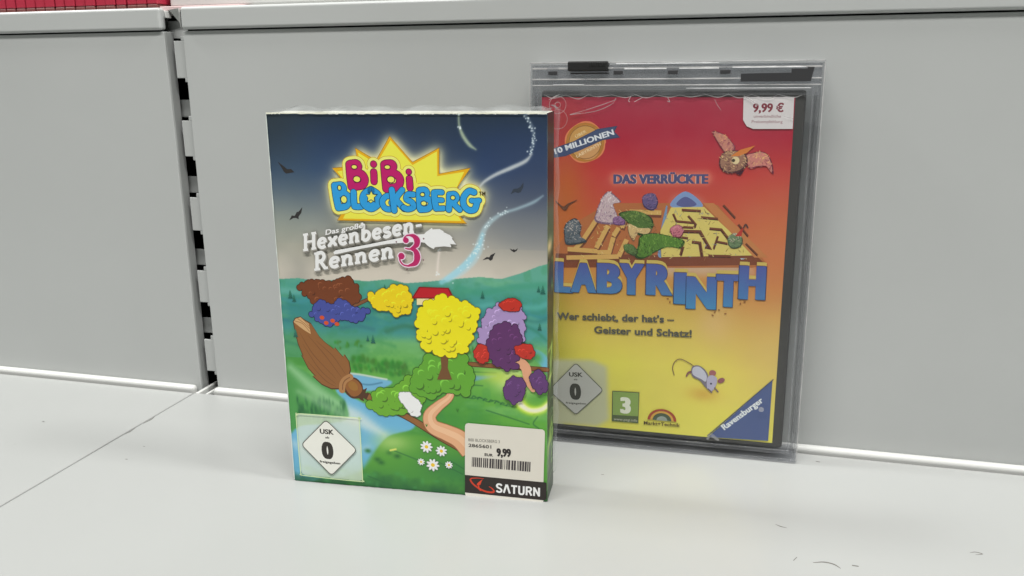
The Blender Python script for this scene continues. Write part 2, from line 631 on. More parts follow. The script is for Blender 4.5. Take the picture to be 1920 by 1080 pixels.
# small red cartons lined up on the ledge, top left
rr = random.Random(4)
base = empty('red_carton', (0, 0, 0))
tag(base, 'small red carton in the row on the ledge at the top left', 'carton', 'red cartons on the upper ledge')
body = boxes('carton_body', [((0, 0, 0.0042), (0.0072, 0.03, 0.045))], M['red'], base, bev=0.0007, seg=2)
foot = boxes('carton_base', [((0.0002, -0.0002, 0.0), (0.0070, 0.03, 0.0040))], M['redbase'], base, bev=0.0003, seg=1)
for i in range(18):
    x = -0.2068 - i * 0.00785
    if i == 0:
        c = base
    else:
        c = base.copy()
        COL.objects.link(c)
        for ch in (body, foot):
            d = ch.copy()
            d.parent = c
            COL.objects.link(d)
    c.location = (x + rr.uniform(-.0002, .0002), 0.0075 + rr.uniform(-.0004, .0005), 0.2506)
    c.rotation_euler = (0, 0, rr.uniform(-.03, .03))
o = boxes('pink_reflection', [((-0.198, 0.007, 0.2506), (-0.140, 0.12, 0.2532))], M['pink'], bev=0.0004)  # pale pink slab added to paint a reflection on the ledge
tag(o, 'flat pale pink card added as a painted reflection on the ledge above the upright', 'card')

o = boxes('white_carton', [((-0.1965, 0.016, 0.2535), (0.34, 0.14, 0.33))], M['bright'], bev=0.001)
tag(o, 'long white carton standing on the ledge above the right panel', 'carton')

# little scuffs on the shelf paint
for k, (pts, wd) in enumerate([
        (((204.4, -124.2), (209, -122.6), (213, -123.4), (215.5, -126)), 0.9),
        (((189, -94), (191.5, -95.5), (194, -96)), 0.8),
        (((273, -98.3), (275.5, -97.2), (278, -98.2), (275, -99.6)), 0.6),
        (((221, -122.3), (223, -122.4)), 0.9),
        (((196, -124.5), (197.5, -121.5)), 0.4),
        (((-165.8, -109.3), (-164.8, -109.3)), 0.7),
        (((-167.4, -92), (-166.4, -92.2)), 0.5),
        (((99.5, -62.5), (100.5, -62.4)), 0.6),
        (((-190.0, -52), (-189.2, -57), (-189.9, -63)), 1.1),
        (((-190.1, -70), (-189.4, -76), (-190, -80)), 0.9),
        (((-254.5, -75.5), (-253.6, -75.4)), 0.7),
        (((212.5, -17.6), (214, -17.9)), 0.9)]):
    sh = Sheet(0.0)
    sh.stroke(pts, [wd * 0.4] + [wd] * (len(pts) - 2) + [wd * 0.4] if len(pts) > 2 else wd, (150, 148, 140), n=4)
    vv = [(a, c, 0.00004) for a, b, c in sh.v]
    o = mesh('scuff_mark', vv, sh.f, M['wood'])
    o['kind'] = 'structure'

# ================================================================== GAME BOX (card slipcase)
BW, BH, BD = 137.0, 193.6, 20.0
box = empty('game_box', (-0.05883, -0.10952, 0.0002), (0, 0, 0.07509))
tag(box, 'upright cardboard game box with night sky cover and store price sticker', 'game box')

bm = bmesh.new()
add_box(bm, (0.0002, 0.0004, 0), (BW / 1e3 - 0.0003, BD / 1e3, BH / 1e3), 0.0006, 2)
bm_obj('box_body', bm, M['card'], box)

cv = Canvas(BW, BH, 0.262, 7)
# sky
y = lambda s: s[0][1]
sky = cv.ramp([(BH, (34, 49, 66)), (y([(69.42,181.91)]), (36, 55, 86)), (y([(68.79,166.9)]), (42, 64, 102)), (y([(68.32,155.45)]), (84, 96, 116)),
               (y([(67.83,143.84)]), (136, 140, 140)), (y([(67.29,130.74)]), (176, 171, 160)), (y([(66.68,116.08)]), (205, 197, 185)), (0, (205, 197, 185))])
cv.a = sky
n1 = cv.noise(40, 4)
n2 = cv.noise(60, 4, (1.4, 1))
cv.paint(np.clip((n1 - .45) * 3, 0, 1) * (cv.V > 95), (58, 66, 70), .35)
cv.paint(cv.blob(*[(6.12,163.5)], 26, 22), (70, 100, 128), .5)
cv.paint(cv.blob(*[(-0.31,186.61)], 22, 24), (46, 54, 56), .6)
cv.paint(cv.blob(*[(1.36,139.62)], 30, 18), (150, 156, 140), .5)
cv.paint(cv.blob(*[(132.83,157.84)], 24, 24), (56, 68, 94), .75)
cv.paint(cv.blob(*[(132.8,140.29)], 26, 14), (128, 130, 130), .5)
cv.paint(np.clip((n2 - .5) * 3, 0, 1) * (cv.V > 88) * (cv.V < 130), (196, 184, 160), .35)
# glow round the burst
burst = [(32.29,167.55),(37.35,168.06),(44.32,173.51),(44.44,177.29),(54.57,171.61),(61.88,182.99),(72.69,171.05),(85.97,177.74),(85.6,165.64),(100.79,168.47),(94.32,159.49),(100.27,161.35),(104.75,159.22),(107.86,156.62),(104.53,147.66),(94.45,146.32),(98.38,142.03),(33.23,142.07),(35.46,145.23),(31.27,147.91),(29.62,159.81),(36.54,162.64)]
g = cv.mask(burst)
cv.paint(cv.blur(g, 5.0), (190, 180, 150), .55)
cv.paint(np.clip(cv.blur(g, 2.2) * 1.6, 0, 1), (255, 250, 190), .95)

# hills and meadow
hill = [(-12.83,108.76),(-0.98,111.16),(10.61,112.14),(21.9,110.63),(33.31,112.43),(47.24,111.86),(58.35,113.36),(66.49,111.5),(77.4,112.72),(90.87,114.56),(104.16,116.11),(114.64,115.44),(125.05,118.97),(132.77,122.35),(137.87,123.82),(145.47,125.36),(146.24,-4.8),(-24.41,-20.99)]
land = cv.ramp([(y([(66.62,114.74)]), (92, 160, 140)), (y([(66.34,107.98)]), (72, 150, 134)), (y([(65.88,97.05)]), (58, 136, 138)), (y([(65.42,85.98)]), (76, 152, 146)),
                (y([(65.19,80.38)]), (104, 168, 104)), (y([(64.66,67.67)]), (96, 164, 70)), (y([(63.82,47.5)]), (92, 160, 56)), (y([(62.83,23.85)]), (88, 156, 58)),
                (y([(62.33,11.79)]), (58, 128, 58)), (y([(61.89,1.09)]), (38, 92, 52))])
keep = cv.a.copy()
cv.a = land
n3 = cv.noise(22, 5, (2.6, 1))
n4 = cv.noise(9, 4, (2.2, 1))
n5 = cv.noise(5, 3)
cv.paint(np.clip((n3 - .5) * 5, 0, 1), (40, 118, 112), .40 * (cv.V > 70))
cv.paint(np.clip((n3 - .52) * 5, 0, 1), (46, 124, 50), .55 * (cv.V <= 70))
cv.paint(np.clip((n4 - .58) * 6, 0, 1), (130, 190, 130), .32)
cv.paint(np.clip((n5 - .55) * 5, 0, 1), (50, 130, 70), .22)
for pts, wd, col, al in [
        ([(0.19,89.87),(8.88,89.14),(20.55,90.81),(37.64,90.49),(46.21,92.56)], 1.6, (44, 112, 128), .6), ([(-0.35,101.14),(9.68,99.88),(18.45,101.92),(26.91,100.6)], 2.2, (60, 140, 150), .7),
        ([(55.7,86.33),(65.57,89.59),(76.51,87.36),(84.78,89.69)], 2.2, (50, 112, 82), .7), ([(31.73,86.84),(40.34,88.38),(48.73,87.11)], 1.8, (50, 110, 120), .6),
        ([(103.75,94.69),(117.05,97.99),(130.12,94.84),(137.91,96.81)], 1.6, (40, 110, 110), .6), ([(124.88,92.98),(131.41,90.07),(136.62,85.47)], 1.4, (40, 120, 90), .6),
        ([(7.88,75.95),(19.37,73.69),(34.01,77.33),(48.41,80.92),(59.54,78.68)], 1.6, (64, 140, 84), .6), ([(0.74,78.45),(7.93,76.53),(16.46,73.53)], 1.8, (50, 120, 90), .6),
        ([(1.44,105.41),(10.06,104.91),(21.68,107.32)], 3.0, (110, 176, 170), .5), ([(93.43,110.39),(104.01,108.14),(119.81,111.42),(135.32,113.34)], 3.0, (60, 146, 116), .6),
        ([(98.52,99.86),(111.84,102.59),(130.14,101.78),(137.9,104.24)], 2.6, (96, 178, 170), .55)]:
    cv.paint(cv.line(pts, wd, 1.0), col, al)
# bushes along the far bank
rb = np.random.default_rng(3)
for (x0, y0), (x1, y1), n_, sz in [(*[(37.95,71.27)], *[(64.66,67.67)], 60, 1.5), (*[(38.51,66.15)], *[(65.95,64.9)], 50, 1.3), (*[(19.47,75.13)], *[(45.58,80.77)], 22, 1.0),
                                   (*[(98.03,77.96)], *[(103.38,74.92)], 8, 1.2)]:
    for i in range(n_):
        t = rb.random()
        c = (x0 + (x1 - x0) * t + rb.normal(0, 1), y0 + (y1 - y0) * t + rb.normal(0, 1.0))
        cv.paint(cv.blob(c, sz * rb.uniform(.4, .9), sz * rb.uniform(.6, 1.3)), (40 + rb.integers(0, 30), 108 + rb.integers(0, 34), 44), .8)
# river
riv = [(18.5,60.91),(33.15,62.95),(47.41,61.49),(57.27,59.79),(52.84,56.06),(44.14,53.77),(35.57,54.97),(24.01,56)]
cv.paint(cv.mask(riv, .4, True), (112, 172, 210), .95)
cv.paint(cv.line([(21.47,61.67),(36.02,62.83),(54.49,60.77)], .9, .3), (205, 214, 205), .9)
cv.paint(cv.line([(34.32,58.38),(44.33,57.26),(51.84,58.88)], .8, .3), (60, 110, 140), .7)
riv2 = [(26.79,53.83),(35.27,49.98),(43.74,46.14),(55.04,42.22),(67.73,39.01),(66.69,34.23),(54.46,29.77),(47.71,22.07),(43.81,14.5),(35.11,6.44),(14.44,1.57),(-4.09,-1.6),(-3.77,21.72),(4.53,31.48),(22.7,35.8),(29.13,44.57)]
cv.paint(cv.mask(riv2, .4, True), (104, 172, 208), 1)
cv.paint(cv.line([(17.37,44.37),(34.67,39.62),(51.6,30.45)], [4, 9, 3], 2.5) * cv.mask(riv2, .4, True), (214, 222, 216), .8)
cv.paint(cv.line([(-0.72,21.95),(15.5,17.1),(42.47,22.26)], [4, 6, 2], 2.5) * cv.mask(riv2, .4, True), (176, 206, 220), .7)
# left bank with mist
bank = [(-4.65,66.56),(7.01,64.32),(18.28,57.69),(29.44,49.6),(32.54,43.03),(31.01,36.99),(16.63,33.56),(4.53,31.48),(-8.37,21.37)]
cv.paint(cv.mask(bank, .5, True), (72, 146, 74), .95)
cv.paint(cv.line([(2.56,64.06),(15.02,53.08),(29.16,45.16)], [3, 6, 4], 2.2), (160, 204, 158), .75)
for i in range(90):
    c0 = [(4.58,47.98),(31.56,36.43)]
    c = (c0[0][0] + (c0[1][0] - c0[0][0]) * rb.random(), c0[1][1] + (c0[0][1] - c0[1][1]) * rb.random() * .9)
    cv.paint(cv.blob(c, rb.uniform(.4, .9), rb.uniform(1, 2.6)), (34, 96, 54), .55)
cv.paint(cv.line([(6.01,51.03),(17.47,45.86),(30.27,39.31)], [2, 5, 5], 2.0), (170, 206, 166), .5)
# near hill and dark foot
near = [(25.38,-16.26),(29.45,1.32),(38.85,9.82),(45.24,19.46),(51.39,25.95),(63.11,30.42),(74.52,30.69),(96.83,23.56),(118.94,20.93),(146.08,21.7),(146.24,-4.8)]
cv.paint(cv.mask(near, .8, True), (86, 152, 52), .9)
cv.paint(cv.blob(*[(55.74,26.29)], 10, 5), (176, 206, 120), .7)
cv.paint(cv.blob(*[(93.78,12.92)], 26, 10), (44, 116, 58), .8)
cv.paint(cv.blob(*[(44.37,2.62)], 30, 8), (46, 118, 54), .7)
cv.paint(np.clip((y([(61.98,3.24)]) + 5 - cv.V) / 9 + (n5 - .5), 0, 1) * (cv.V < 16), (30, 86, 52), .8)
for i in range(40):
    c = (rb.uniform(0, BW), rb.uniform(1, 9))
    cv.paint(cv.blob(c, rb.uniform(1, 3), rb.uniform(.6, 2)), (66, 146, 76), .5)
# meadow pencil lines
for pts in [[(94.22,54.69),(98.86,53.28),(102.98,54.12),(107.04,52.11),(111.13,52.95),(115.17,50.95),(121.38,50.24)], [(106.14,47.49),(116.46,44.77),(127.79,41.58)], [(86.86,18.31),(93.81,14.42)], [(41.6,6.07),(50.29,3.14),(54.6,1.37)],
            [(132.1,45.87),(129.94,42.02),(132.63,39.65)], [(129.96,46.86),(137.44,50.2)], [(93.71,67.39),(111.34,67.59)], [(97.65,60.58),(104.46,60.44)], [(56.97,21.6),(71.16,16.73),(78.19,13.11)], [(77.51,18.45),(93.17,11.38)]]:
    cv.paint(cv.line(pts, .55, .25), (36, 96, 52), .8)
for i in range(9):
    p = [(95.86,54.22),(119.22,50.09)]
    t = i / 8
    q = (p[0][0] + (p[1][0] - p[0][0]) * t, p[0][1] + (p[1][1] - p[0][1]) * t)
    cv.paint(cv.line([q, (q[0] + .9, q[1] + 1.0), (q[0] + 1.9, q[1] + .6)], .6, .2), (34, 92, 50), .85)
cv.paint(cv.line([(93.64,64.85),(99.09,64.06),(111.32,65.92)], [2.6, 3, .6], .5), (84, 150, 200), .9)
cv.paint(cv.line([(126.13,80.84),(132.69,77.65),(137.94,71.92)], [1, 5, 6], .6), (104, 176, 214), .9)
cv.paint(cv.blob(*[(132.16,76.53)], 2.6, 3), (74, 150, 70), .9)
for (px, c_) in [([(42.37,20.44)], (44, 108, 46)), ([(49.37,14.35)], (40, 100, 44)), ([(54.01,20.16)], (60, 120, 50)), ([(58.29,18.7)], (40, 96, 44)), ([(47.4,16.01)], (40, 100, 44))]:
    cv.paint(cv.blob(px[0], 1.8, 1.3), c_, .9)
cv.paint(cv.line([(54.66,21.71),(57.59,22.54)], 1.0, .2), (226, 220, 110), .9)
# bright swoosh at right
cv.paint(cv.blob(*[(120.69,63.69)], 9, 7), (238, 246, 170), .9)
cv.paint(cv.blob(*[(111.32,65.92)], 9, 4), (186, 206, 80), .75)
ring = [(122.57,64.92),(121.45,58.42),(123.55,52.08),(128.36,49.01),(134.24,49.98),(139.02,54.24)]
cv.paint(cv.line(ring, [3, 5, 5.5, 5, 4, 3.4], 1.3), (196, 222, 40), .9)
cv.paint(cv.line(ring, [2, 3, 3, 2.4, 2.4, 2], .8), (252, 252, 226), .9)
land = cv.a
hm = cv.mask(hill, .15)
cv.a = keep * (1 - hm[..., None]) + land * hm[..., None]
# sparkle trails
for pts, wd, col, al in [
        ([(95.55,193.73),(95.66,188.16),(97.32,183.29),(100.28,179.15),(103.29,176.96)], [.6, .8, 1.6, 1.6, .4], (200, 216, 176), .75),
        ([(126.76,192.79),(129.93,187.06),(130.65,181.06),(129.4,176.93)], 1.2, (150, 164, 176), .5),
        ([(129.64,174.99),(126.64,171.79),(120.35,168.78),(112.74,165.47),(107.6,162.41),(104.99,159.87)], [.4, 1.6, 1.8, 1.5, 1.2, .6], (205, 210, 210), .85),
        ([(134.83,155.89),(130.31,152.82),(122.71,149.65),(116.32,147.5),(111.15,144.33),(107.21,140.15),(105.04,134.95),(103.64,129.72),(100.38,124.4),(94.98,118.95),(88.2,114.46)], [.4, 1.4, 1.2, 1.2, 2, 2.4, 3, 4.2, 5, 4.4, 3], (178, 208, 218), .62),
        ([(105.86,137.03),(103.93,131.29),(99.05,123.83),(90.93,116.69),(84.94,112.74)], [1.2, 2, 3, 3, 2.4], (146, 208, 228), .65),
        ([(84.36,128.62),(83.35,121.99),(82.91,116.67)], .9, (228, 216, 208), .8)]:
    cv.paint(cv.line(pts, wd, .55), col, al)
for pts, n_, sp in [([(95.54,193.25),(95.89,186.94)], 8, .35), ([(126.76,193.26),(130.18,186.1),(130.65,180.33),(128.9,175.96)], 34, .75), ([(118.89,148.82),(111.15,144.59),(106.68,139.62)], 18, .8), ([(104.5,133.9),(101.74,126.54),(90.93,116.69)], 34, 1.8),
                    ([(83.83,128.6),(82.91,116.67)], 8, .5)]:
    p = spline(pts, 10)
    for i in range(n_):
        q = p[rb.integers(0, len(p))] + rb.normal(0, sp, 2)
        cv.paint(cv.blob(q, rb.uniform(.22, .42)), (226, 240, 244), .9)
# translucent rating panel printed over the picture
usk = [(6.42,38.89),(37.38,38.74),(38.28,38.03),(38.78,36.72),(38.75,5.38),(38.28,3.74),(36.88,2.74),(6.35,3.49),(4.44,4.46),(3.89,6.03),(3.72,36.56),(4.22,37.96),(5.05,38.68)]
mu = cv.mask(usk, .12)
cv.paint(np.clip(mu + cv.blur(mu, .4) * .25, 0, 1), (214, 220, 206), .78)
cv.build('front_cover', M['print'], box)

# ---- crisp printed scenery on the cover
art = Sheet(0.03)
brown, dk = (128, 82, 42), (78, 48, 28)
# bats
for pts in [[(4.06,170.29),(6.24,168.73),(7.67,167.56),(8.79,166.63),(10.76,166.81),(12.42,165.25),(9.75,164.81),(8.03,164.55),(6.98,165.33),(6.11,167.15)],
            [(7.92,141.44),(9.41,143.92),(10.94,143.71),(12.12,145.6),(13.17,145.87),(15.31,148.18),(14.49,145.25),(12.98,143.43),(12.89,142.13),(11.47,142.75),(9.99,142.55)],
            [(105.57,124.4),(107.59,126.06),(108.95,125.95),(109.6,127.08),(112,128.27),(110.78,126.16),(110.52,124.96),(109.4,124.21),(108.37,125.13)],
            [(118.83,130.53),(120.32,129.95),(120.87,130.28),(121.5,129.83),(122.92,130.81),(122.28,129.53),(121.01,128.71),(119.76,129.46)]]:
    art.poly(pts, (48, 46, 46))
art.poly([(119.56,156.4),(120.98,158.94),(122.91,159.12),(124.22,159.9),(125.77,162.05),(125.61,159.77),(124.44,157.47),(123.12,156.99),(121.73,157.43)], (52, 60, 72))

# flying broom, bristles top left, twine knot, handle running down to the sticker
art.stroke([(42.86,51.35),(52.39,46.73),(66.35,40.08),(82.99,30.74),(96.83,23.56)], [4.2, 4.0, 3.8, 4.6, 4.4], dk, cap=False)
art.stroke([(43.99,50.84),(52.39,46.73),(66.35,40.08),(82.99,30.74),(96.83,23.56)], [3.2, 3.0, 2.8, 3.6, 3.4], (140, 92, 48), cap=False)
br = [(5.75,89.07),(7.04,91.19),(10.12,92.06),(12.25,90.48),(15.5,88.8),(19.52,82.01),(22.32,79.2),(27.3,75.39),(27.75,76.52),(29.48,74.4),(32.26,71.21),(32.75,73.09),(35.12,69.14),(35.6,64.69),(34.65,61.27),(32.62,58.51),(31.3,55.41),(28.94,53.75),(24.39,53.46),(19.22,55.56),(14.21,60.04),(16.09,59.77),(12.22,64.08),(9.73,69.58),(8.8,71.4),(9.81,70.71),(7.5,77.31),(6.43,83.2)]
art.poly(br, dk)
ctr = np.mean(np.array(br), 0)
art.poly([tuple(ctr + (np.array(p) - ctr) * .965) for p in br], lambda u, v: (138, 90, 46))
art.poly([(6.12,88.94),(7.39,90.77),(10.08,91.62),(12.57,89.76),(14.35,88.38),(15.08,82.89),(11.47,84.93),(8.61,87)], (200, 160, 112))
for pts in [[(6.91,89.49),(10.96,88.22),(14.43,84.34)], [(8.52,90.82),(11.74,88.62),(14.69,85.82)], [(10.44,91.35),(12.55,89.39),(14.27,87.27)]]:
    art.stroke(pts, .35, (150, 104, 62))
for pts in [[(9.09,83.33),(15.8,71.79),(27.05,59.68)], [(13.52,82.07),(21.85,72.12),(30.12,60.62)], [(17.83,79.34),(26.31,71.62),(32.47,62.26)],
            [(10.16,77.45),(18.31,64.43),(26.86,56.65)], [(12.49,67.86),(20.94,58.55),(26.76,55.13)]]:
    art.stroke(pts, [.2, .45, .2], (116, 72, 38))
art.poly([(31.49,58.44),(34.63,60.89),(38.33,60.36),(41.16,57.53),(41.74,54.56),(43.65,55.43),(42.76,52.74),(44.26,52.83),(43.37,50.13),(41.47,49.62),(41.76,48.13),(39.92,48.76),(38.84,49.45),(35.45,49.23),(32.56,51.32),(30.88,54.63)], dk, True, 3)
art.poly([(32.59,58.13),(34.95,60.01),(38.13,59.45),(40.52,56.74),(40.95,53.75),(38.55,50.95),(35.51,50.37),(33.23,52.5),(32.03,55.08)], (140, 88, 42), True, 4)
art.poly([(33.66,57.07),(35.62,58.7),(38.16,57.35),(38.74,54.37),(36.44,53.47),(34.27,54.84)], (150, 104, 44), True, 4)
art.stroke([(35.01,60.91),(32.29,59.24),(30.64,56.88),(30.05,53.44)], 3.4, (168, 120, 74))
art.stroke([(34.62,60.66),(32.12,58.93),(30.78,56.74),(30.38,53.84)], .5, (120, 78, 44))
# small broom far left, right broom stick
art.stroke([(36.65,97.69),(46.74,102.54),(53.01,105.54)], [2.2, 1.9, 1.6], dk, cap=True)
art.stroke([(36.65,97.69),(46.74,102.54),(52.74,105.53)], [1.5, 1.3, 1.0], (124, 80, 50), cap=True)
art.stroke([(92.99,71.55),(111.39,71.21),(136.89,70.76)], 2.6, (92, 54, 34), cap=True)
art.stroke([(92.99,71.55),(111.39,71.21),(136.89,70.76)], 1.8, (134, 86, 46), cap=True)


def clump(pts, base_, hi, lo, seed, n_=14, r=1.9):
    """Cartoon foliage: scalloped outline, light crescents above, dark ones below."""
    q = np.random.default_rng(seed)
    p = spline(pts, 10, True)
    c = p.mean(0)
    seg = np.linalg.norm(np.diff(np.vstack([p, p[:1]]), axis=0), axis=1)
    cum = np.concatenate([[0], np.cumsum(seg)])
    k = max(6, int(cum[-1] / (r * 1.25)))
    t = np.linspace(0, cum[-1], k, endpoint=False)
    pp = np.vstack([p, p[:1]])
    e = np.stack([np.interp(t, cum, pp[:, 0]), np.interp(t, cum, pp[:, 1])], 1)
    e = c + (e - c) * ((1 - r * .75 / np.linalg.norm(e - c, axis=1)) * (1 + .07 * np.sin(np.arange(k) * 2.1 + seed) + .03 * q.standard_normal(k)))[:, None]
    rad = r * q.uniform(.8, 1.2, k)
    edge_ = tuple(v * .55 for v in lo)
    for i in range(k):
        art.disc(e[i], rad[i] + .28, edge_, rad[i] + .28, 16)
    art.poly(e, base_)
    for i in range(k):
        art.disc(e[i], rad[i], base_, rad[i], 16)
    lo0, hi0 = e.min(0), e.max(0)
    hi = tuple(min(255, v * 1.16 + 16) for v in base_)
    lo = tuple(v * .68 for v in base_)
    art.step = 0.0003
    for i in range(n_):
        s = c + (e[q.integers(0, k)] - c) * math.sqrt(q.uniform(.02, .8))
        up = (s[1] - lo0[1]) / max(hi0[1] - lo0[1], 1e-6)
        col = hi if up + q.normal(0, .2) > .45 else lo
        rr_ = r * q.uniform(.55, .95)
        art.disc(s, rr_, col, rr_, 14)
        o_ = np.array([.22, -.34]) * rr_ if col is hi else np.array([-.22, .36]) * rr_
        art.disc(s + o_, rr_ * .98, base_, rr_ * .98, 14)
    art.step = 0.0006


# autumn bush, blue flowers (upper left)
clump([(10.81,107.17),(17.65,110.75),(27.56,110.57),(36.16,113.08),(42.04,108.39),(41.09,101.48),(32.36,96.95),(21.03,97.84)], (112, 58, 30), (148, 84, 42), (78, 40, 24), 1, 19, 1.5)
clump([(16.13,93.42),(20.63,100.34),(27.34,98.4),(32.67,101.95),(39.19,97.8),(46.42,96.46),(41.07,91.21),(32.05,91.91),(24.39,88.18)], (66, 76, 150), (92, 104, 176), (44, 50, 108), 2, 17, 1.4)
for k, p in enumerate([(21.78,91.99),(23.89,89.28),(27.4,90.57),(29.59,88.99)]):
    art.disc(p, 1.3, (204, 78, 36), 1.1, 9)
# little fir trees on the far slopes
for k, p in enumerate([(5.47,101.38),(7.37,99.78),(45.58,80.77),(48.35,79.79),(105.28,105.52),(132.75,109.82),(134.81,108.86),(133.24,90.69),(55.88,107.57),(6.81,81.06)]):
    h_ = 4.6 - (k % 3) * .7
    for m_ in range(3):
        y_ = p[1] + m_ * h_ * .26
        w_ = h_ * (.30 - m_ * .07)
        art.poly([(p[0] - w_, y_), (p[0] + w_, y_), (p[0], y_ + h_ * .46)], ((34, 96, 84), (40, 106, 90), (50, 118, 96))[m_])
# sandy bank under the tree
mid = [(88.8,58.33),(87,53.07),(81.29,48.09),(76.62,42.56),(78.12,36.83),(85.33,33.85),(91.97,30.83),(97.41,24.79)]
art.stroke(mid, [3.4, 4.2, 5.4, 6.8, 8.2, 9.4, 10.4, 11], (164, 110, 74), cap=False)
art.stroke(mid, [2.8, 3.6, 4.8, 6.1, 7.4, 8.6, 9.6, 10], (218, 164, 124), cap=False)
art.stroke([(p[0] + .3, p[1] + .4) for p in mid], [.8, 1.2, 1.6, 2.2, 2.8, 3.2, 3.4, 3.4], (230, 182, 144), cap=False)
for p in [(74.72,36.58),(91.24,45.89),(72.71,43.45),(95.45,36.34)]:
    for k in range(3):
        art.stroke([p, (p[0] - .8 + .8 * k, p[1] + 1.6)], [.5, .1], (56, 118, 44))
# green bushes
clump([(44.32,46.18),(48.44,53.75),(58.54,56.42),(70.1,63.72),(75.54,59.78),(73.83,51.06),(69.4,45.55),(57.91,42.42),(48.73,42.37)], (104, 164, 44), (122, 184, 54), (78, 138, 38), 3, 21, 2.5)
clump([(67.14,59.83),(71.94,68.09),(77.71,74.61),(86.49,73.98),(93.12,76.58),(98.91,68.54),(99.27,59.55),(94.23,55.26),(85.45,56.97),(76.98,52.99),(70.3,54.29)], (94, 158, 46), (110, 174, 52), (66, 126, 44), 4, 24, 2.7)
# white blossom and stones
clump([(60.63,52.51),(64.11,54.46),(69.08,51.9),(72.29,47.49),(69.81,41.5),(65.95,44.15),(63.28,48.04)], (236, 234, 232), (250, 248, 246), (206, 204, 214), 5, 9, 1.2)
for k, (p, r_) in enumerate(zip([(74.33,25.34),(82.21,23.59),(77.41,15.45),(71.16,16.73),(85.95,16.15)], (3.3, 3.0, 3.5, 2.0, 2.1))):
    for m_ in range(9):
        an = k + m_ * 2 * math.pi / 9
        art.disc((p[0] + math.cos(an) * r_ * .58, p[1] + math.sin(an) * r_ * .58), r_ * .46, (188, 188, 196), r_ * .21, 12, an)
    for m_ in range(9):
        an = k + m_ * 2 * math.pi / 9
        art.disc((p[0] + math.cos(an) * r_ * .56, p[1] + math.sin(an) * r_ * .56 + .1), r_ * .42, (242, 240, 240), r_ * .18, 12, an)
    art.disc(p, r_ * .3, (226, 186, 40))
# tree trunk behind the bushes
art.poly([(83.3,77.16),(87.69,77.39),(86.9,68.96),(88.93,62.87),(81.18,62.4),(83.59,68.77)], (110, 74, 40))
# yellow tree crown, branch blown to the left, red blossoms
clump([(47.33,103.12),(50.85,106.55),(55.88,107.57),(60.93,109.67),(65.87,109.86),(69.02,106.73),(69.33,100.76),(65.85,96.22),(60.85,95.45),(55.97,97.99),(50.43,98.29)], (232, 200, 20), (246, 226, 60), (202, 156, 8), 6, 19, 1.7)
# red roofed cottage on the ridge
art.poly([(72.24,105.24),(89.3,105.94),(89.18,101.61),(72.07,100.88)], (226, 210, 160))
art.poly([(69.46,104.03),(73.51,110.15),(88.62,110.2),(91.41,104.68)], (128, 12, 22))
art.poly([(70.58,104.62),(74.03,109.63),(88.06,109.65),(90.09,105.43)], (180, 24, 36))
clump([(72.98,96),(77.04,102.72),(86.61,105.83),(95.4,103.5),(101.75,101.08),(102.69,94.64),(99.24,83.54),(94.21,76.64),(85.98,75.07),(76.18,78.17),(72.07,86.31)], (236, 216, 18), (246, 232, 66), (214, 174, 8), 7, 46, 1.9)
# lilac, plum and red shrubs on the right, sandy track between
art.stroke([(119.48,76.92),(126.07,71.79),(127.37,65.22),(130.01,60.37)], [5, 5, 4, 3], (214, 156, 122))
clump([(102.74,83.72),(105.35,94.76),(110.5,100.92),(117.12,104.42),(123.64,102.3),(125.95,95.72),(124.3,83.47),(118.15,76.85),(108.77,75.22)], (162, 138, 186), (186, 166, 204), (128, 100, 156), 8, 30, 1.5)
clump([(107.57,83.97),(111.69,91.81),(118.32,93.75),(122.76,90.18),(124.29,82.11),(120.75,70.92),(113.54,71.06),(108.23,75.19)], (90, 44, 96), (110, 60, 118), (62, 28, 70), 9, 21, 1.4)
clump([(100.72,76.99),(103.51,82.11),(106.71,80.63),(107.68,74.61),(103.88,72.73)], (184, 44, 30), (206, 64, 40), (140, 30, 24), 12, 7, 1.0)
clump([(121.64,81.42),(127.46,83.37),(130.6,80.27),(129,76.35),(123.46,77.14)], (184, 44, 30), (206, 64, 40), (140, 30, 24), 13, 7, 1.0)
clump([(113.95,102.68),(118.45,106.07),(123.66,104.69),(122.85,100.93),(117.07,100.14)], (184, 44, 30), (206, 64, 40), (140, 30, 24), 14, 7, 1.0)
clump([(115.25,57.18),(117.21,63.76),(120.98,66.5),(125.76,64.01),(125.19,56.7),(120.86,52.47)], (92, 54, 108), (116, 76, 130), (60, 32, 74), 10, 10, 1.1)
clump([(128.43,65.28),(132.15,70.48),(135.84,67.39),(136.9,60.8),(132.66,58.86)], (92, 54, 108), (116, 76, 130), (60, 32, 74), 11, 10, 1.1)
art.build('printed_scenery', M['print'], box)

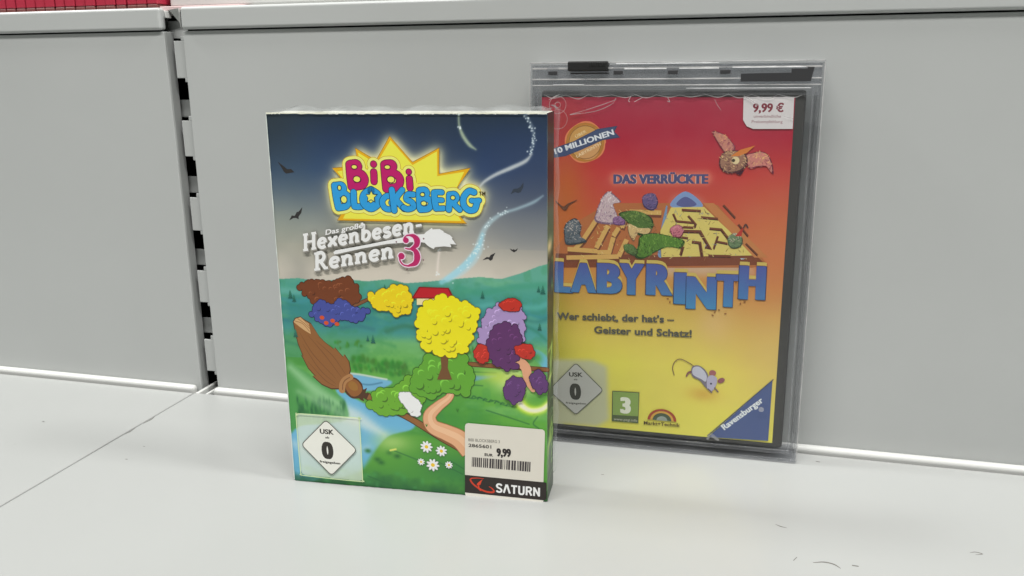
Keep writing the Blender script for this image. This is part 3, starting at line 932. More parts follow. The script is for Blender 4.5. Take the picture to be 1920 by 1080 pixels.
# ---- title
ttl = Sheet(0.52)
Kx = 0.258 / 5.684
ttl.poly([(32.15,167.64),(37.35,168.15),(40.68,168.1),(44.99,172.85),(44.4,177.42),(54.57,171.61),(61.89,183.08),(72.69,170.96),(86.02,177.83),(85.64,165.64),(100.88,168.56),(93.61,158.37),(94.45,146.32),(98.47,141.95),(33.13,141.98),(35.57,145.46),(39.18,150.83),(36.81,162.41)], (150, 104, 20))
ttl.poly([(32.33,167.46),(37.34,167.88),(40.68,168.1),(45.13,172.85),(44.66,176.98),(54.65,171.3),(61.96,182.73),(72.68,170.69),(85.73,177.39),(85.36,165.37),(100.42,168.2),(93.47,158.14),(94.35,146.31),(98.02,142.3),(33.53,142.22),(35.77,145.47),(39.18,150.83),(36.81,162.41)], (222, 168, 24))
ttl.poly([(34.73,165.96),(38.31,166.63),(41.16,168.11),(46.16,172.72),(45.73,175.12),(54.77,169.88),(62.3,180.98),(72.63,169.46),(84.78,175.99),(84.59,164.39),(97.68,166.59),(92.9,157.25),(93.8,146.3),(95.75,143.23),(36.3,143.03),(37.59,145.28),(40.62,150.86),(37.48,162.42)], (232, 224, 76))
z_ = [600, 240, 5.684]
bibi = [
    [([(41.14,169.36),(41.23,164.51),(41.66,158.73)], 78), ([(41.75,170),(44.84,170.12),(45.92,168.39),(44.5,166.71),(42,166.23)], 62), ([(42.18,165.2),(46.68,165.03),(48.53,162.36),(47.09,159.54),(42.04,158.64)], 76)],
    [([(53.2,165.84),(53.23,163.78),(53.16,161.44)], 68)],
    [([(53.3,169.68),(53.35,169.64)], 64)],
    [([(58.68,169.47),(58.81,164.3),(59.17,158.02)], 78), ([(59.28,170.19),(62.36,170.23),(63.41,168.6),(62.02,166.8),(59.56,166.32)], 62), ([(59.74,165.21),(64.18,165.04),(66.21,162.39),(64.76,159.23),(59.64,158.12)], 76)],
    [([(70.79,162.91),(70.9,160.9),(70.99,158.66)], 66)],
    [([(70.65,166.24),(70.69,166.2)], 56)],
]
blocks = [
    [([(33.04,159.04),(33.49,153.93),(34.31,148.44)], 74), ([(33.45,159.41),(36.59,159.64),(37.77,157.75),(36.36,155.91),(33.94,155.68)], 56), ([(34.14,154.95),(38.09,155.16),(40.15,152.59),(38.37,149.35),(34.45,148.35)], 68)],
    [([(42.46,156.01),(42.36,152.73),(42.55,149.3)], 66), ([(42.54,149.16),(44.36,149.01),(46.05,149.23)], 62)],
    [([(51.37,156.98),(48.01,154.65),(47.72,151),(50.94,148.78),(54.39,151.13),(54.48,154.77),(51.37,156.98)], 88)],
    [([(61.72,154.22),(59.14,154.49),(56.81,152.09),(57.7,148.92),(60.5,148.16),(62.85,149.94),(61.35,151.27)], 58)],
    [([(61.87,157.52),(62.24,153.1),(62.65,147.66)], 64), ([(67.03,157.52),(64.81,154.96),(63.29,152.44)], 60), ([(63.77,152.68),(65.79,150.45),(67.68,148.58)], 60)],
    [([(72.54,155.46),(69.74,155.41),(68.95,153.23),(71.7,151.7),(72.31,149.45),(69.46,148.35),(67.38,149.12)], 58)],
    [([(75.5,157.3),(75.42,152.9),(75.64,148.75)], 68), ([(75.61,157.75),(78.3,157.89),(79.35,156.21),(77.7,154.2),(75.97,153.9)], 54), ([(76.18,153.28),(79.9,153.35),(81.21,151.12),(79.51,148.83),(75.77,148.3)], 62)],
    [([(82.78,156.45),(82.93,152.6),(83.55,149.1)], 64), ([(83.15,156.72),(84.86,156.84),(86.56,156.78)], 54), ([(83.59,152.97),(84.97,153.08),(86.58,153.02)], 50), ([(83.69,149.01),(85.54,149.05),(87.25,149.18)], 54)],
    [([(90.29,155.69),(90.1,152.29),(89.73,148.69)], 64), ([(90.35,155.95),(92.87,156.09),(93.91,154.24),(92.4,152.42),(90.56,152.03)], 52), ([(91.85,152.23),(93.26,150.33),(95.06,148.71)], 58)],
    [([(102.22,157.05),(99.73,157.54),(97.17,154.65),(97.08,151.08),(99.31,148.62),(102.28,148.95),(103.52,152.1)], 62), ([(100.91,153.12),(102.59,153.06),(104.63,153.28)], 50)],
]
for grp, ew, col in ((bibi + blocks, 44, (196, 158, 40)), (bibi + blocks, 38, (236, 230, 120))):
    for L in grp:
        for p, wd in L:
            ttl.stroke(p, (wd + 2 * ew) * Kx, col)
ttl.poly([(41.5,165.86),(68.36,167.1),(72.81,162.27),(77.31,158.77),(100.16,156.48),(100.01,149.35),(35.63,148),(33.85,158.05)], (234, 226, 92))
COUNT = dict(zip([(370, 418), (398, 548), (722, 420), (760, 552), (212, 640), (260, 764), (1096, 712), (1110, 806), (1420, 746)],
                 [(43.54,168.23),(44.54,162.39),(60.13,168.33),(61.63,162.46),(35.39,158.08),(37.35,152.45),(77.01,155.54),(77.51,151.32),(91.9,154.29)]))
for L in bibi:
    ttl.bubble([(p, wd * Kx) for p, wd in L], (184, 26, 102), (96, 14, 60), 8 * Kx)
for L in blocks:
    ttl.bubble([(p, wd * Kx) for p, wd in L], (46, 152, 214), (16, 62, 92), 7 * Kx)
for c_, rx, ry_, e_ in [((370, 418), 30, 20, 0), ((398, 548), 38, 31, 0), ((722, 420), 30, 20, 0), ((760, 552), 40, 32, 0), ((212, 640), 18, 24, 1), ((260, 764), 32, 38, 1),
                       ((1096, 712), 22, 18, 1), ((1110, 806), 28, 22, 1), ((1420, 746), 22, 20, 1)]:
    o_ = COUNT[c_]
    ttl.disc(o_, (rx + 8) * Kx, ((96, 14, 60), (16, 62, 92))[e_], (ry_ + 8) * Kx)
    ttl.disc(o_, (rx - 2) * Kx, (234, 226, 100), (ry_ - 2) * Kx)
ttl.poly([(51.49,157.44),(52.44,155.64),(54.79,155.32),(53.2,153.75),(53.35,151.11),(51.23,152.44),(49.02,151.21),(49.48,153.54),(48.62,155.35),(50.62,155.34)], (20, 64, 90))
ttl.poly([(51.45,156.62),(52.13,155.09),(53.91,154.85),(52.62,153.6),(52.72,151.92),(51.25,152.8),(49.53,151.86),(49.86,153.51),(48.98,154.9),(50.7,154.98)], (236, 226, 96))
ttl.text('TM', [(104.54,155.59)][0], [(107.75,155.65)][0], 1.9, (70, 60, 30), .03)
ttl.build('title_lettering', M['print'], box)

# ---- subtitle, slab italic built from strokes
SLAB = {
    'H': (.98, [([(.2, .93), (.2, .07)], 0), ([(.76, .93), (.76, .07)], 0), ([(.2, .5), (.76, .5)], 1), ([(.04, .93), (.38, .93)], 1), ([(.6, .93), (.93, .93)], 1), ([(.04, .07), (.38, .07)], 1), ([(.6, .07), (.93, .07)], 1)]),
    'e': (.70, [([(.14, .35), (.56, .35)], 1), ([(.56, .35), (.52, .55), (.36, .62), (.18, .53), (.12, .33), (.2, .13), (.38, .06), (.57, .14)], 0)]),
    'x': (.72, [([(.14, .58), (.56, .09)], 0), ([(.58, .58), (.12, .09)], 0), ([(.03, .09), (.26, .09)], 1), ([(.44, .09), (.66, .09)], 1), ([(.04, .58), (.27, .58)], 1), ([(.45, .58), (.68, .58)], 1)]),
    'n': (.80, [([(.18, .6), (.18, .07)], 0), ([(.18, .42), (.3, .57), (.46, .58), (.56, .45), (.56, .07)], 0), ([(.03, .07), (.34, .07)], 1), ([(.44, .07), (.73, .07)], 1), ([(.03, .59), (.2, .59)], 1)]),
    'b': (.74, [([(.17, .98), (.17, .07)], 0), ([(.17, .45), (.32, .6), (.5, .54), (.59, .33), (.5, .12), (.32, .06), (.17, .14)], 0), ([(.02, .98), (.18, .98)], 1)]),
    's': (.62, [([(.49, .5), (.38, .6), (.2, .58), (.13, .46), (.24, .36), (.4, .31), (.5, .19), (.4, .07), (.22, .05), (.08, .16)], 0)]),
    'R': (.88, [([(.2, .93), (.2, .07)], 0), ([(.2, .93), (.48, .93), (.62, .72), (.5, .51), (.2, .48)], 0), ([(.4, .48), (.68, .07)], 0), ([(.04, .93), (.3, .93)], 1), ([(.04, .07), (.38, .07)], 1), ([(.58, .07), (.84, .07)], 1)]),
    '-': (.50, [([(.06, .36), (.42, .36)], 1)]),
}


def slab(sheet, word, a, b, h, col, grow=0.0, off=(0, 0), shear=.26):
    a, b = np.asarray(a, float), np.asarray(b, float)
    tot = sum(SLAB[c][0] for c in word)
    L = np.linalg.norm(b - a)
    ex = (b - a) / L
    ey = np.array([-ex[1], ex[0]])
    k = L / tot
    x = 0
    for c in word:
        adv, st = SLAB[c]
        for p, thin in st:
            q = [a + np.array(off) + ex * k * (x + u) + (ey + ex * shear) * h * (v * (.88 if c in 'exnsb' and v < .65 else 1)) for u, v in p]
            sheet.stroke(q, (.14 if thin else .20) * h + grow, col, cap=False)
        x += adv


sub = Sheet(0.68)
K6 = 0.258 / 6
white = (238, 234, 228)
HA, HB = [(14.11,125.94)][0], [(76.5,137.77)][0]
RA, RB = [(19.26,116.12)][0], [(61.82,124.39)][0]
hnd = [(30.34,126.08),(31.43,127.1),(44.52,129.72),(58.35,132.77),(73.32,136.16),(77.34,136.48),(77.19,132.34),(73.19,132.66),(58.28,131.14),(44.44,128.29),(32.25,125.33),(30.84,125.1)]
bst = [(73.77,136.26),(76.89,136.17),(78.27,137.6),(81.22,139.62),(81.5,138.89),(84.95,139.15),(87.12,138.04),(86.67,137.82),(89.93,136.39),(91.21,135.13),(90.89,134.68),(92.92,131.84),(90.03,132.06),(90.43,130.54),(86.9,130.79),(82.46,130.31),(81.63,129.32),(79.35,130.44),(77.19,132.34),(74.09,132.78)]
sh_ = (.55, -.65)
for col, gr, of in (((116, 113, 106), 1.1, sh_), ((150, 146, 138), .7, (.2, -.25)), (white, .0, (0, 0))):
    slab(sub, 'Hexenbesen-', HA, HB, 203 * K6, col, gr, of)
    slab(sub, 'Rennen', RA, RB, 212 * K6, col, gr, of)
    sub.poly([(p[0] + of[0], p[1] + of[1]) for p in hnd], col)
    sub.poly([(p[0] + of[0], p[1] + of[1]) for p in bst], col)
sub.text('Das große', np.array([(26.72,134.73)][0]) + (.3, -.3), np.array([(46.63,138.97)][0]) + (.3, -.3), 2.5, (120, 117, 110), .035, .25)
sub.text('Das große', [(26.72,134.73)][0], [(46.63,138.97)][0], 2.5, white, .03, .25)
three = [([(67,132.58),(67.07,134.24),(68.47,135.51),(70.28,135.82)], [14, 14, 16, 22]), ([(69.74,135.8),(71.95,135.34),(73.49,133.55),(73.04,130.91),(70,128.88)], [20, 48, 72, 60, 20]),
         ([(67.59,129.25),(69.01,128.94),(71.26,128.92)], [14, 18, 20]), ([(70.01,129.06),(72.48,128.08),(73.36,125.2),(72.25,122.07),(68.67,120.52)], [20, 56, 74, 60, 22]),
         ([(69.03,120.45),(66.43,120.89),(64.69,122.7),(64.42,124.91)], [20, 18, 18, 20])]
balls = [([(67.93,133.22)], 34), ([(65.35,125.3)], 38)]
for col, gr in (((246, 206, 222), 22), ((180, 36, 98), 0)):
    for p, wd in three:
        sub.stroke(p, [(k + gr) * K6 for k in wd], col)
    for p, r_ in balls:
        sub.disc(p[0], (r_ + gr / 2) * K6, col)
for p in [(63.08,132.29),(76.91,134.25),(76.35,123.75),(67.92,118.81)]:
    sub.disc(p, .5, (120, 80, 92), .5, 4)
sub.build('subtitle_lettering', M['print'], box)

# ---- age rating panel
ra = Sheet(0.5)
edge = spline(usk, 4, True)
ra.stroke(np.vstack([edge, edge[:1]]), .42, (212, 244, 178), smooth=False, cap=False)


def diamond(sheet, t, r_, b, l, rad, bw, fill, line):
    P4 = [np.array(q, float) for q in (t, r_, b, l)]
    out = []
    for i in range(4):
        p, a, c = P4[i], P4[i - 1], P4[(i + 1) % 4]
        p0 = p + (a - p) / np.linalg.norm(a - p) * rad
        p1 = p + (c - p) / np.linalg.norm(c - p) * rad
        for s in np.linspace(0, 1, 6):
            out.append((1 - s) ** 2 * p0 + 2 * s * (1 - s) * p + s * s * p1)
    out = np.array(out)
    sheet.poly(out, fill)
    sheet.stroke(np.vstack([out, out[:1], out[1:2]]), bw, line, smooth=False, cap=False)


d4 = [(20.31,36.49),(36.54,20.62),(21.44,4.78),(5.5,21.35)]
diamond(ra, *d4, 2.4, .48, (230, 227, 219), (84, 82, 76))
q = [(16.43,28.57),(24.28,28.45),(19.23,26.03),(21.58,26.01),(16.8,14.62),(23.4,14.68),(15.18,11.98),(26.76,11.65)]
ink_ = (44, 40, 34)
ra.text('USK', q[0], q[1], 2.75, ink_, .05)
ra.text('ab', q[2], q[3], 1.15, ink_, .05)
ra.text('0', q[4], q[5], 9.6, ink_, .075)
ra.text('freigegeben', q[6], q[7], 1.3, ink_, .05)
ra.build('age_rating_mark', M['print'], box)

# ---- price sticker
st = empty('price_sticker')
st.parent = box
ss = Sheet(0.5, 0.004)
paper = (212, 207, 196)
ss.poly([(96.67,40.14),(134.59,39.46),(135.65,38.73),(135.86,37.53),(135.09,10.5),(94.38,11.2),(95.01,38.38),(95.48,39.56)], paper)
ss.poly([(94.2,1.96),(135.09,0.79),(134.91,-0.49),(132.84,-0.78),(130.24,-1.68),(128.51,-1.37),(121.54,-1.44),(111.9,-1.19),(95.52,-0.88),(94.55,-0.3),(94.22,0.77)], (226, 222, 212))
ss.build('sticker_paper', M['matt'], st)
sb = Sheet(0.53, 0.002)
sb.poly([(94.38,11.44),(135.17,10.83),(136.72,10.64),(136.72,1.55),(135.09,0.79),(94.15,1.48)], (48, 42, 40))
lo_ = [np.array(p) for p in [(103.46,5.72)]]
sb.stroke([(104.16,10.16),(100.64,10.19),(97.53,9.59),(97.5,8.17),(99.23,6.1),(102.28,4.1),(105.8,2.9),(108.88,2.99),(109.42,3.79),(108.47,5.03),(106.95,5.93)], [.3, .45, .7, .9, .9, .95, 1.0, 1.0, .8, .6, .3], (196, 62, 40), n=8)
sb.poly([(103.71,9.79),(102.15,8.57),(100.8,7.28),(100.47,6.4),(101.21,5.9),(100.79,4.54),(102.35,3.06),(103.15,3.33),(101.86,5.01),(101.66,6.32),(102.42,6.57),(103.03,8.41)], (206, 66, 40))


def blockword(sheet, pts, h, col):
    """SATURN, condensed heavy capitals, the A without its bar."""
    a, b = np.array(pts[0], float), np.array(pts[1], float)
    ex = (b - a) / np.linalg.norm(b - a)
    ey = np.array([-ex[1] - .0, ex[0]])
    L = np.linalg.norm(b - a)
    G = {'S': [[(.9, .80), (.72, .93), (.3, .93), (.12, .74), (.3, .56), (.7, .44), (.88, .25), (.7, .07), (.28, .07), (.08, .2)]],
         'A': [[(.06, 0), (.46, 1)], [(.54, 1), (.96, 0)]],
         'T': [[(0, .91), (1, .91)], [(.5, .9), (.5, 0)]],
         'U': [[(.15, 1), (.15, .3), (.28, .08), (.5, .06), (.72, .08), (.85, .3), (.85, 1)]],
         'R': [[(.15, 0), (.15, 1)], [(.15, .92), (.62, .92), (.85, .74), (.62, .5), (.15, .47)], [(.55, .48), (.9, 0)]],
         'N': [[(.14, 0), (.14, 1)], [(.14, .95), (.86, .05)], [(.86, 0), (.86, 1)]]}
    wds = dict(S=.98, A=1.05, T=.95, U=1.0, R=1.0, N=1.05)
    gap = .16
    tot = sum(wds[c] for c in 'SATURN') + gap * 5
    x = 0
    for c in 'SATURN':
        k = L / tot
        for s in G[c]:
            q = [a + ex * k * (x + wds[c] * u) + ey * h * v for u, v in s]
            sheet.stroke(q, k * .30, col, cap=False, smooth=len(s) > 2)
        x += wds[c] + gap


blockword(sb, [(110.56,3.18),(133.28,2.74)], 119 * .258 / 6.356, (236, 232, 228))
sb.build('store_name_strip', M['matt'], st)
tx = Sheet(0.56, 0.003)
q = [(96.67,30.39),(112.93,30.49),(96.6,27.25),(108.47,27.2),(104.91,22.95),(109.18,22.83),(111.15,23.36),(118.64,23.5)]
tx.text('BIBI BLOCKSBERG 3', q[0], q[1], 1.55, (140, 136, 128), .012)
tx.text('2865601', q[2], q[3], 1.8, (74, 70, 66), .022)
tx.text('EUR', q[4], q[5], 1.45, (56, 52, 50), .034)
tx.text('9,99', q[6], q[7], 4.3, (44, 40, 40), .06)
tx.build('price_lettering', M['matt'], st)
bc = Sheet(0.56, 0.0)
b0, b1, b2, b3 = [np.array(p) for p in [(98.36,21.69),(129.24,21.42),(129.01,16.05),(98.12,16.44)]]
rng = np.random.default_rng(11)
xx, runs = 0.0, []
while xx < 95:
    wd = rng.choice([1, 1, 2, 2, 3])
    runs.append((xx, min(95, xx + wd)))
    xx += wd + rng.choice([1, 1, 2])
for a0, a1 in runs:
    s, e = a0 / 95, a1 / 95
    bc.poly([b0 + (b1 - b0) * s, b0 + (b1 - b0) * e, b3 + (b2 - b3) * e, b3 + (b2 - b3) * s], (66, 60, 62))
bc.build('barcode', M['matt'], st)

# ---- worn white card edges round the front, darker along the bottom
we = Sheet(0.5)
rw = np.random.default_rng(5)
def worn(p0, p1, n_, wmin, wmax, col):
    p0, p1 = np.array(p0, float), np.array(p1, float)
    pts = [p0 + (p1 - p0) * t for t in np.linspace(0, 1, n_)]
    we.stroke(pts, list(rw.uniform(wmin, wmax, n_)), col, smooth=False, cap=False)
worn((0.1, BH - .15), (BW - .3, BH - .15), 70, .3, .85, (232, 228, 208))
worn((0.1, 1), (0.1, BH), 60, .15, .6, (206, 214, 208))
worn((0.6, 0.15), (BW - .6, 0.15), 60, .1, .4, (44, 60, 46))
worn((BW - .1, 6), (BW - .1, BH - 1), 50, .02, .14, (150, 170, 150))
for i in range(26):
    worn((t0 := rw.uniform(2, BW - 4), BH - .35), (t0 + rw.uniform(.6, 4), BH - .4), 5, .15, .6, (238, 234, 216))
we.build('worn_edge', M['matt'], box)

# ---- printed spine on the right side (local frame turned a quarter)
sp = empty('side_panel')
sp.parent = box
sp.location = (BW / 1e3, 0.0, 0)
sp.rotation_euler = (0, 0, math.pi / 2)
cs = Canvas(BD, BH, 0.4, 9)
cs.a = cs.ramp([(BH, (22, 24, 18)), (160, (24, 26, 18)), (148, (52, 84, 66)), (132, (44, 78, 62)), (126, (26, 34, 22)), (60, (24, 44, 22)), (0, (26, 50, 28))])
na = cs.noise(6, 4, (1, 2.2))
cs.paint(np.clip((na - .55) * 7, 0, 1) * (cs.V < 124), (86, 130, 62), .75)
cs.paint(np.clip((na - .66) * 9, 0, 1) * (cs.V < 110), (160, 186, 96), .8)
cs.paint(cs.blob((6, 131), 9, 4), (206, 188, 140), .95)
cs.paint(cs.blob((8, 64), 9, 1.5), (176, 190, 96), .9)
cs.paint(cs.blob((8, 79), 9, 1.2), (150, 180, 100), .8)
rs = np.random.default_rng(8)
for i in range(26):
    y0 = rs.uniform(2, 48)
    cs.paint(cs.line([(0, y0), (10, y0 + 4), (20, y0 + 3 + rs.uniform(-2, 4))], .7, .25), (120, 160, 110) if i % 2 else (16, 34, 18), .7)
cs.build('spine_print', M['print'], sp, z=0.05)

# ---- loose shrink film: rumpled flap on top, thin fin down the right side
rf = random.Random(9)
vs, fs = [], []
n = 90
for i in range(n + 1):
    u = 0.8 + (BW - 1.4) * i / n
    h = 1.2 + 1.1 * math.sin(i * .35) * math.sin(i * .11) + rf.uniform(-.25, .25)
    if i < 4 or i > n - 3:
        h *= .4
    vs += [(u / 1e3, 0.0006, (BH - .2) / 1e3), (u / 1e3, (7 + rf.uniform(-.8, .8)) / 1e3, (BH + h * .9) / 1e3), (u / 1e3, 0.0196, (BH + h + .9) / 1e3)]
for i in range(n):
    for k in range(2):
        a = i * 3 + k
        fs.append((a, a + 3, a + 4, a + 1))
mesh('shrink_film', vs, fs, M['film'], box, smooth=True)
vs, fs = [], []
for i in range(81):
    v = 3 + (BH - 2) * i / 80
    o1 = 1.8 + .35 * math.sin(i * .5) + rf.uniform(-.2, .2) - (1.5 if i < 2 else 0) - max(0, (10 - i)) * .12
    vs += [((BW + .25) / 1e3, 0.0205, v / 1e3), ((BW + .25 + o1 * .55) / 1e3, (20.2 + rf.uniform(-.3, .3)) / 1e3, v / 1e3), ((BW + .3 + o1 * 1.15) / 1e3, 0.0212, v / 1e3)]
for i in range(80):
    for k in range(2):
        a = i * 3 + k
        fs.append((a, a + 3, a + 4, a + 1))
mesh('film_fin', vs, fs, M['film'], box, smooth=True)
# curl of film at the top right corner
bm = bmesh.new()
prev = None
for i in range(13):
    t = i / 12
    p = (BW - 4.5 + 6.6 * t, BH + .3 + 2.6 * math.sin(t * 2.7) ** 1.2)
    row = [bm.verts.new((p[0] / 1e3, dd / 1e3, p[1] / 1e3)) for dd in (12.0, 20.0)]
    if prev:
        bm.faces.new((prev[0], row[0], row[1], prev[1]))
    prev = row
bm_obj('film_curl', bm, M['film'], box, True)

# ================================================================== SECURITY CASE AND THE GAME CASE INSIDE IT
SW, SH, SDEP = 152.3, 215.6, 16.5
SAF = ((0.04928, -0.02688, 0.0009), (-0.04175, 0, 0.01848))
saf = empty('security_case', *SAF)
tag(saf, 'clear plastic anti-theft case leaning on the back panel behind the game box', 'security case')
t = 1.5
mm_boxes('side_wall', [(0, t, 0, SDEP, 2, SH - 1.5), (t + .9, t + 1.7, 1.4, SDEP - 1, 4, 200)], M['acrylic_edge'], saf, .4)
mm_boxes('side_wall', [(SW - t, SW, 0, SDEP, 2, SH - 1.5), (SW - t - 1.7, SW - t - .9, 1.4, SDEP - 1, 4, 200)], M['acrylic_edge'], saf, .4)
mm_boxes('bottom_wall', [(0, SW, 0, SDEP, 0, t)], M['acrylic_edge'], saf, .4)
mm_boxes('bottom_ledge', [(3, SW - 3, 1.6, SDEP - 1.4, 3.6, 4.6)], M['acrylic_edge'], saf, .3)
mm_boxes('top_wall', [(0, SW, 0, SDEP, SH - t, SH)], M['acrylic_edge'], saf, .4)
mm_boxes('back_pane', [(t + .05, SW - t - .05, SDEP - 1.2, SDEP, t + .05, SH - t - .05)], M['acrylic'], saf)
mm_boxes('front_pane', [(t + .05, SW - t - .05, .35, .95, t + .05, 198.0)], M['pane'], saf)
for u0, u1 in ((4.3, 5.1), (SW - 5.6, SW - 4.8)):
    mm_boxes('edge_rib', [(u0, u1, .05, .85, 5, 202)], M['acrylic_edge'], saf, .2)
mm_boxes('edge_rib', [(4, SW - 4, .05, .85, 6.0, 6.7)], M['acrylic_edge'], saf, .2)
mm_boxes('edge_highlight', [(.1, .55, -.15, .3, 1, SH - 1)], M['glint'], saf, .1)  # pale strips paint bright highlights along the front edges
mm_boxes('edge_highlight', [(SW - .55, SW - .1, -.15, .3, 1, SH - 1)], M['glint'], saf, .1)
mm_boxes('edge_highlight', [(.6, SW - .6, -.15, .3, SH - .6, SH - .1)], M['glint'], saf, .1)
mm_boxes('edge_highlight', [(.6, SW - .6, -.15, .3, .2, .6)], M['acrylic_edge'], saf, .1)
# lock channel along the top, with painted glints on its edges
M['edge_glint'] = clear('painted_edge_glint', (0.9, 0.9, 0.9), 1.5, 0.12, 0.85, (0.85, 0.85, 0.86))  # strong white haze paints bright glints into the colour
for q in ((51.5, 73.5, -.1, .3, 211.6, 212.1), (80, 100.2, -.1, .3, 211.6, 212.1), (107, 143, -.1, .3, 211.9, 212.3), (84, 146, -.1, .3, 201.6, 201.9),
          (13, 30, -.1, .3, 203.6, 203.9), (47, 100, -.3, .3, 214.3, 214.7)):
    mm_boxes('edge_glint', [q], M['edge_glint'], saf, .1)
mm_boxes('lock_channel', [(t, SW - t, .2, 1.0, 206.3, 207.0), (t, SW - t, .2, 1.0, 211.9, 212.8), (t, SW - t, .1, .9, 203.2, 203.7)], M['glint'], saf, .15)
mm_boxes('lock_channel', [(t, SW - t, 1.1, 1.9, 198.1, 214.0), (t, SW - t, 8.0, 9.0, 204, 214)], M['acrylic_edge'], saf)
for u0, u1 in ((10.4, 15.4), (45.8, 50.8), (74.2, 79.4), (100.8, 106.2)):
    f_ = mm_boxes('lock_window', [(u0 - .5, u1 + .5, -.1, .9, 208.6, 213.6)], M['acrylic_edge'], saf, .3)
    mm_boxes('lock_pin', [(u0, u1, -.25, .6, 209.0, 211.0)], M['label_dark'], f_, .2)
bm = bmesh.new()
add_box(bm, (0.0211, -0.0012, 0.2108), (0.0428, 0.006, 0.2160), 0.0008, 3)
for k in range(7):
    add_box(bm, (0.0330 + k * .0013, -0.0015, 0.2132), (0.0336 + k * .0013, -0.0008, 0.2152), 0.0002, 1)
add_box(bm, (0.0226, -0.0004, 0.2094), (0.0430, 0.004, 0.2101), 0.0002, 1)
bm_obj('black_lock', bm, M['black'], saf)
sh = Sheet(0.3)
sh.poly([(111.3, 205.0), (145.6, 205.0), (147.0, 212.0), (143.8, 212.0), (143.6, 211.2), (136, 211.2), (136, 209.3), (111.3, 209.0)], (46, 46, 48))
sh.build('security_strip', M['matt'], saf)
# moulded round boss on the pane, upper left, and lower right pip
for c, r_, wd in (((15.8, 193.2), 4.6, .22), ((15.8, 193.2), 1.5, .3), ((16.0, 185.5), 5.2, .16)):
    sh = Sheet(0.1)
    sh.ring(c, r_, wd, (200, 200, 200))
    mesh('moulded_ring', sh.v, sh.f, M['glint'], saf)
sh = Sheet(0.1)
sh.disc([(131.88,29.25)][0], 1.5, (200, 200, 210))
mesh('moulded_pip', sh.v, sh.f, M['glint'], saf)

dvd = empty('disc_game_case', *SAF)
tag(dvd, 'dark plastic game case with red to yellow cover inside the clear case', 'game case')
CU0, CU1, CV0, CV1 = 6.0, 144.3, 6.6, 200.9
bm = bmesh.new()
add_box(bm, (CU0 / 1e3, .0024, CV0 / 1e3), (CU1 / 1e3, .0145, CV1 / 1e3), .0016, 3)
bm_obj('case_shell', bm, M['case'], dvd, False)
A0, A1, B0, B1 = 6.5, 138.9, 9.4, 197.3
sv = empty('cover_sleeve')
sv.parent = dvd
sv.location = (A0 / 1e3, .0023, B0 / 1e3)
AW, AH = A1 - A0, B1 - B0


def dd(pts):
    return [(p[0] - A0, p[1] - B0) for p in pts]


dc = Canvas(AW, AH, 0.3, 21)
yy = lambda s: s[0][1] - B0
dc.a = dc.ramp([(AH, (160, 52, 72)), (yy([(74.75,176.51)]), (164, 34, 56)), (yy([(75.49,156.7)]), (184, 54, 52)), (yy([(76.47,130.73)]), (190, 92, 58)), (yy([(77.58,101.19)]), (196, 138, 70)),
                (yy([(78.49,77.02)]), (200, 172, 80)), (yy([(79.53,49.23)]), (224, 216, 88)), (0, (222, 216, 92))])
nd = dc.noise(45, 4, (1.2, .8))
dc.paint(np.clip((nd - .5) * 3, 0, 1), (190, 96, 96), .28 * (dc.V > 100))
dc.paint(np.clip((nd - .5) * 3, 0, 1), (214, 190, 104), .3 * (dc.V < 80))
dc.paint(dc.blob(dd([(136.19,109.89)])[0], 26, 40), (196, 116, 74), .8)
dc.paint(dc.blob(dd([(139.49,56.87)])[0], 26, 30), (212, 182, 108), .7)
dc.paint(dc.blob(dd([(20.31,140.78)])[0], 12, 40), (178, 104, 40), .7)
dc.paint(np.exp(-(dc.U / 16) ** 2) * (dc.V < 85), (132, 132, 34), .75)
dc.paint(dc.blob(dd([(104.6,75.62)])[0], 10, 12), (214, 178, 130), .5)
# soft glow behind the title line and beam of light over the maze
dc.paint(dc.line(dd([(48.26,153.53),(95.77,155.14)]), 7, 2.0), (216, 150, 120), .6)
dc.paint(dc.mask(dd([(79.36,144.75),(91.76,145.08),(125.6,103.57),(74.68,101.05)]), 2.0), (196, 200, 200), .5)
dc.paint(dc.blob(dd([(100.17,34.6)])[0], 8, 4), (204, 164, 70), .8)
dc.paint(dc.mask(dd([(11.5,48.53),(37.14,49.81),(45.83,46.64),(47.83,14.53),(41.08,9.95),(11.88,9.16)]), 1.2), (186, 190, 164), .9)
dc.build('sleeve_picture', M['sleeve'], sv)

da = Sheet(0.03)


class Shift:
    """Draws on a sheet with coordinates measured from the case corner."""
    def __init__(self, s):
        self.s = s
    def poly(self, p, *a, **k):
        self.s.poly(dd(p), *a, **k)
    def stroke(self, p, *a, **k):
        self.s.stroke(dd(p), *a, **k)
    def disc(self, p, *a, **k):
        self.s.disc(dd([p])[0], *a, **k)
    def ring(self, p, *a, **k):
        self.s.ring(dd([p])[0], *a, **k)
    def text(self, b, p, q_, *a, **k):
        self.s.text(b, dd([p])[0], dd([q_])[0], *a, **k)


g = Shift(da)
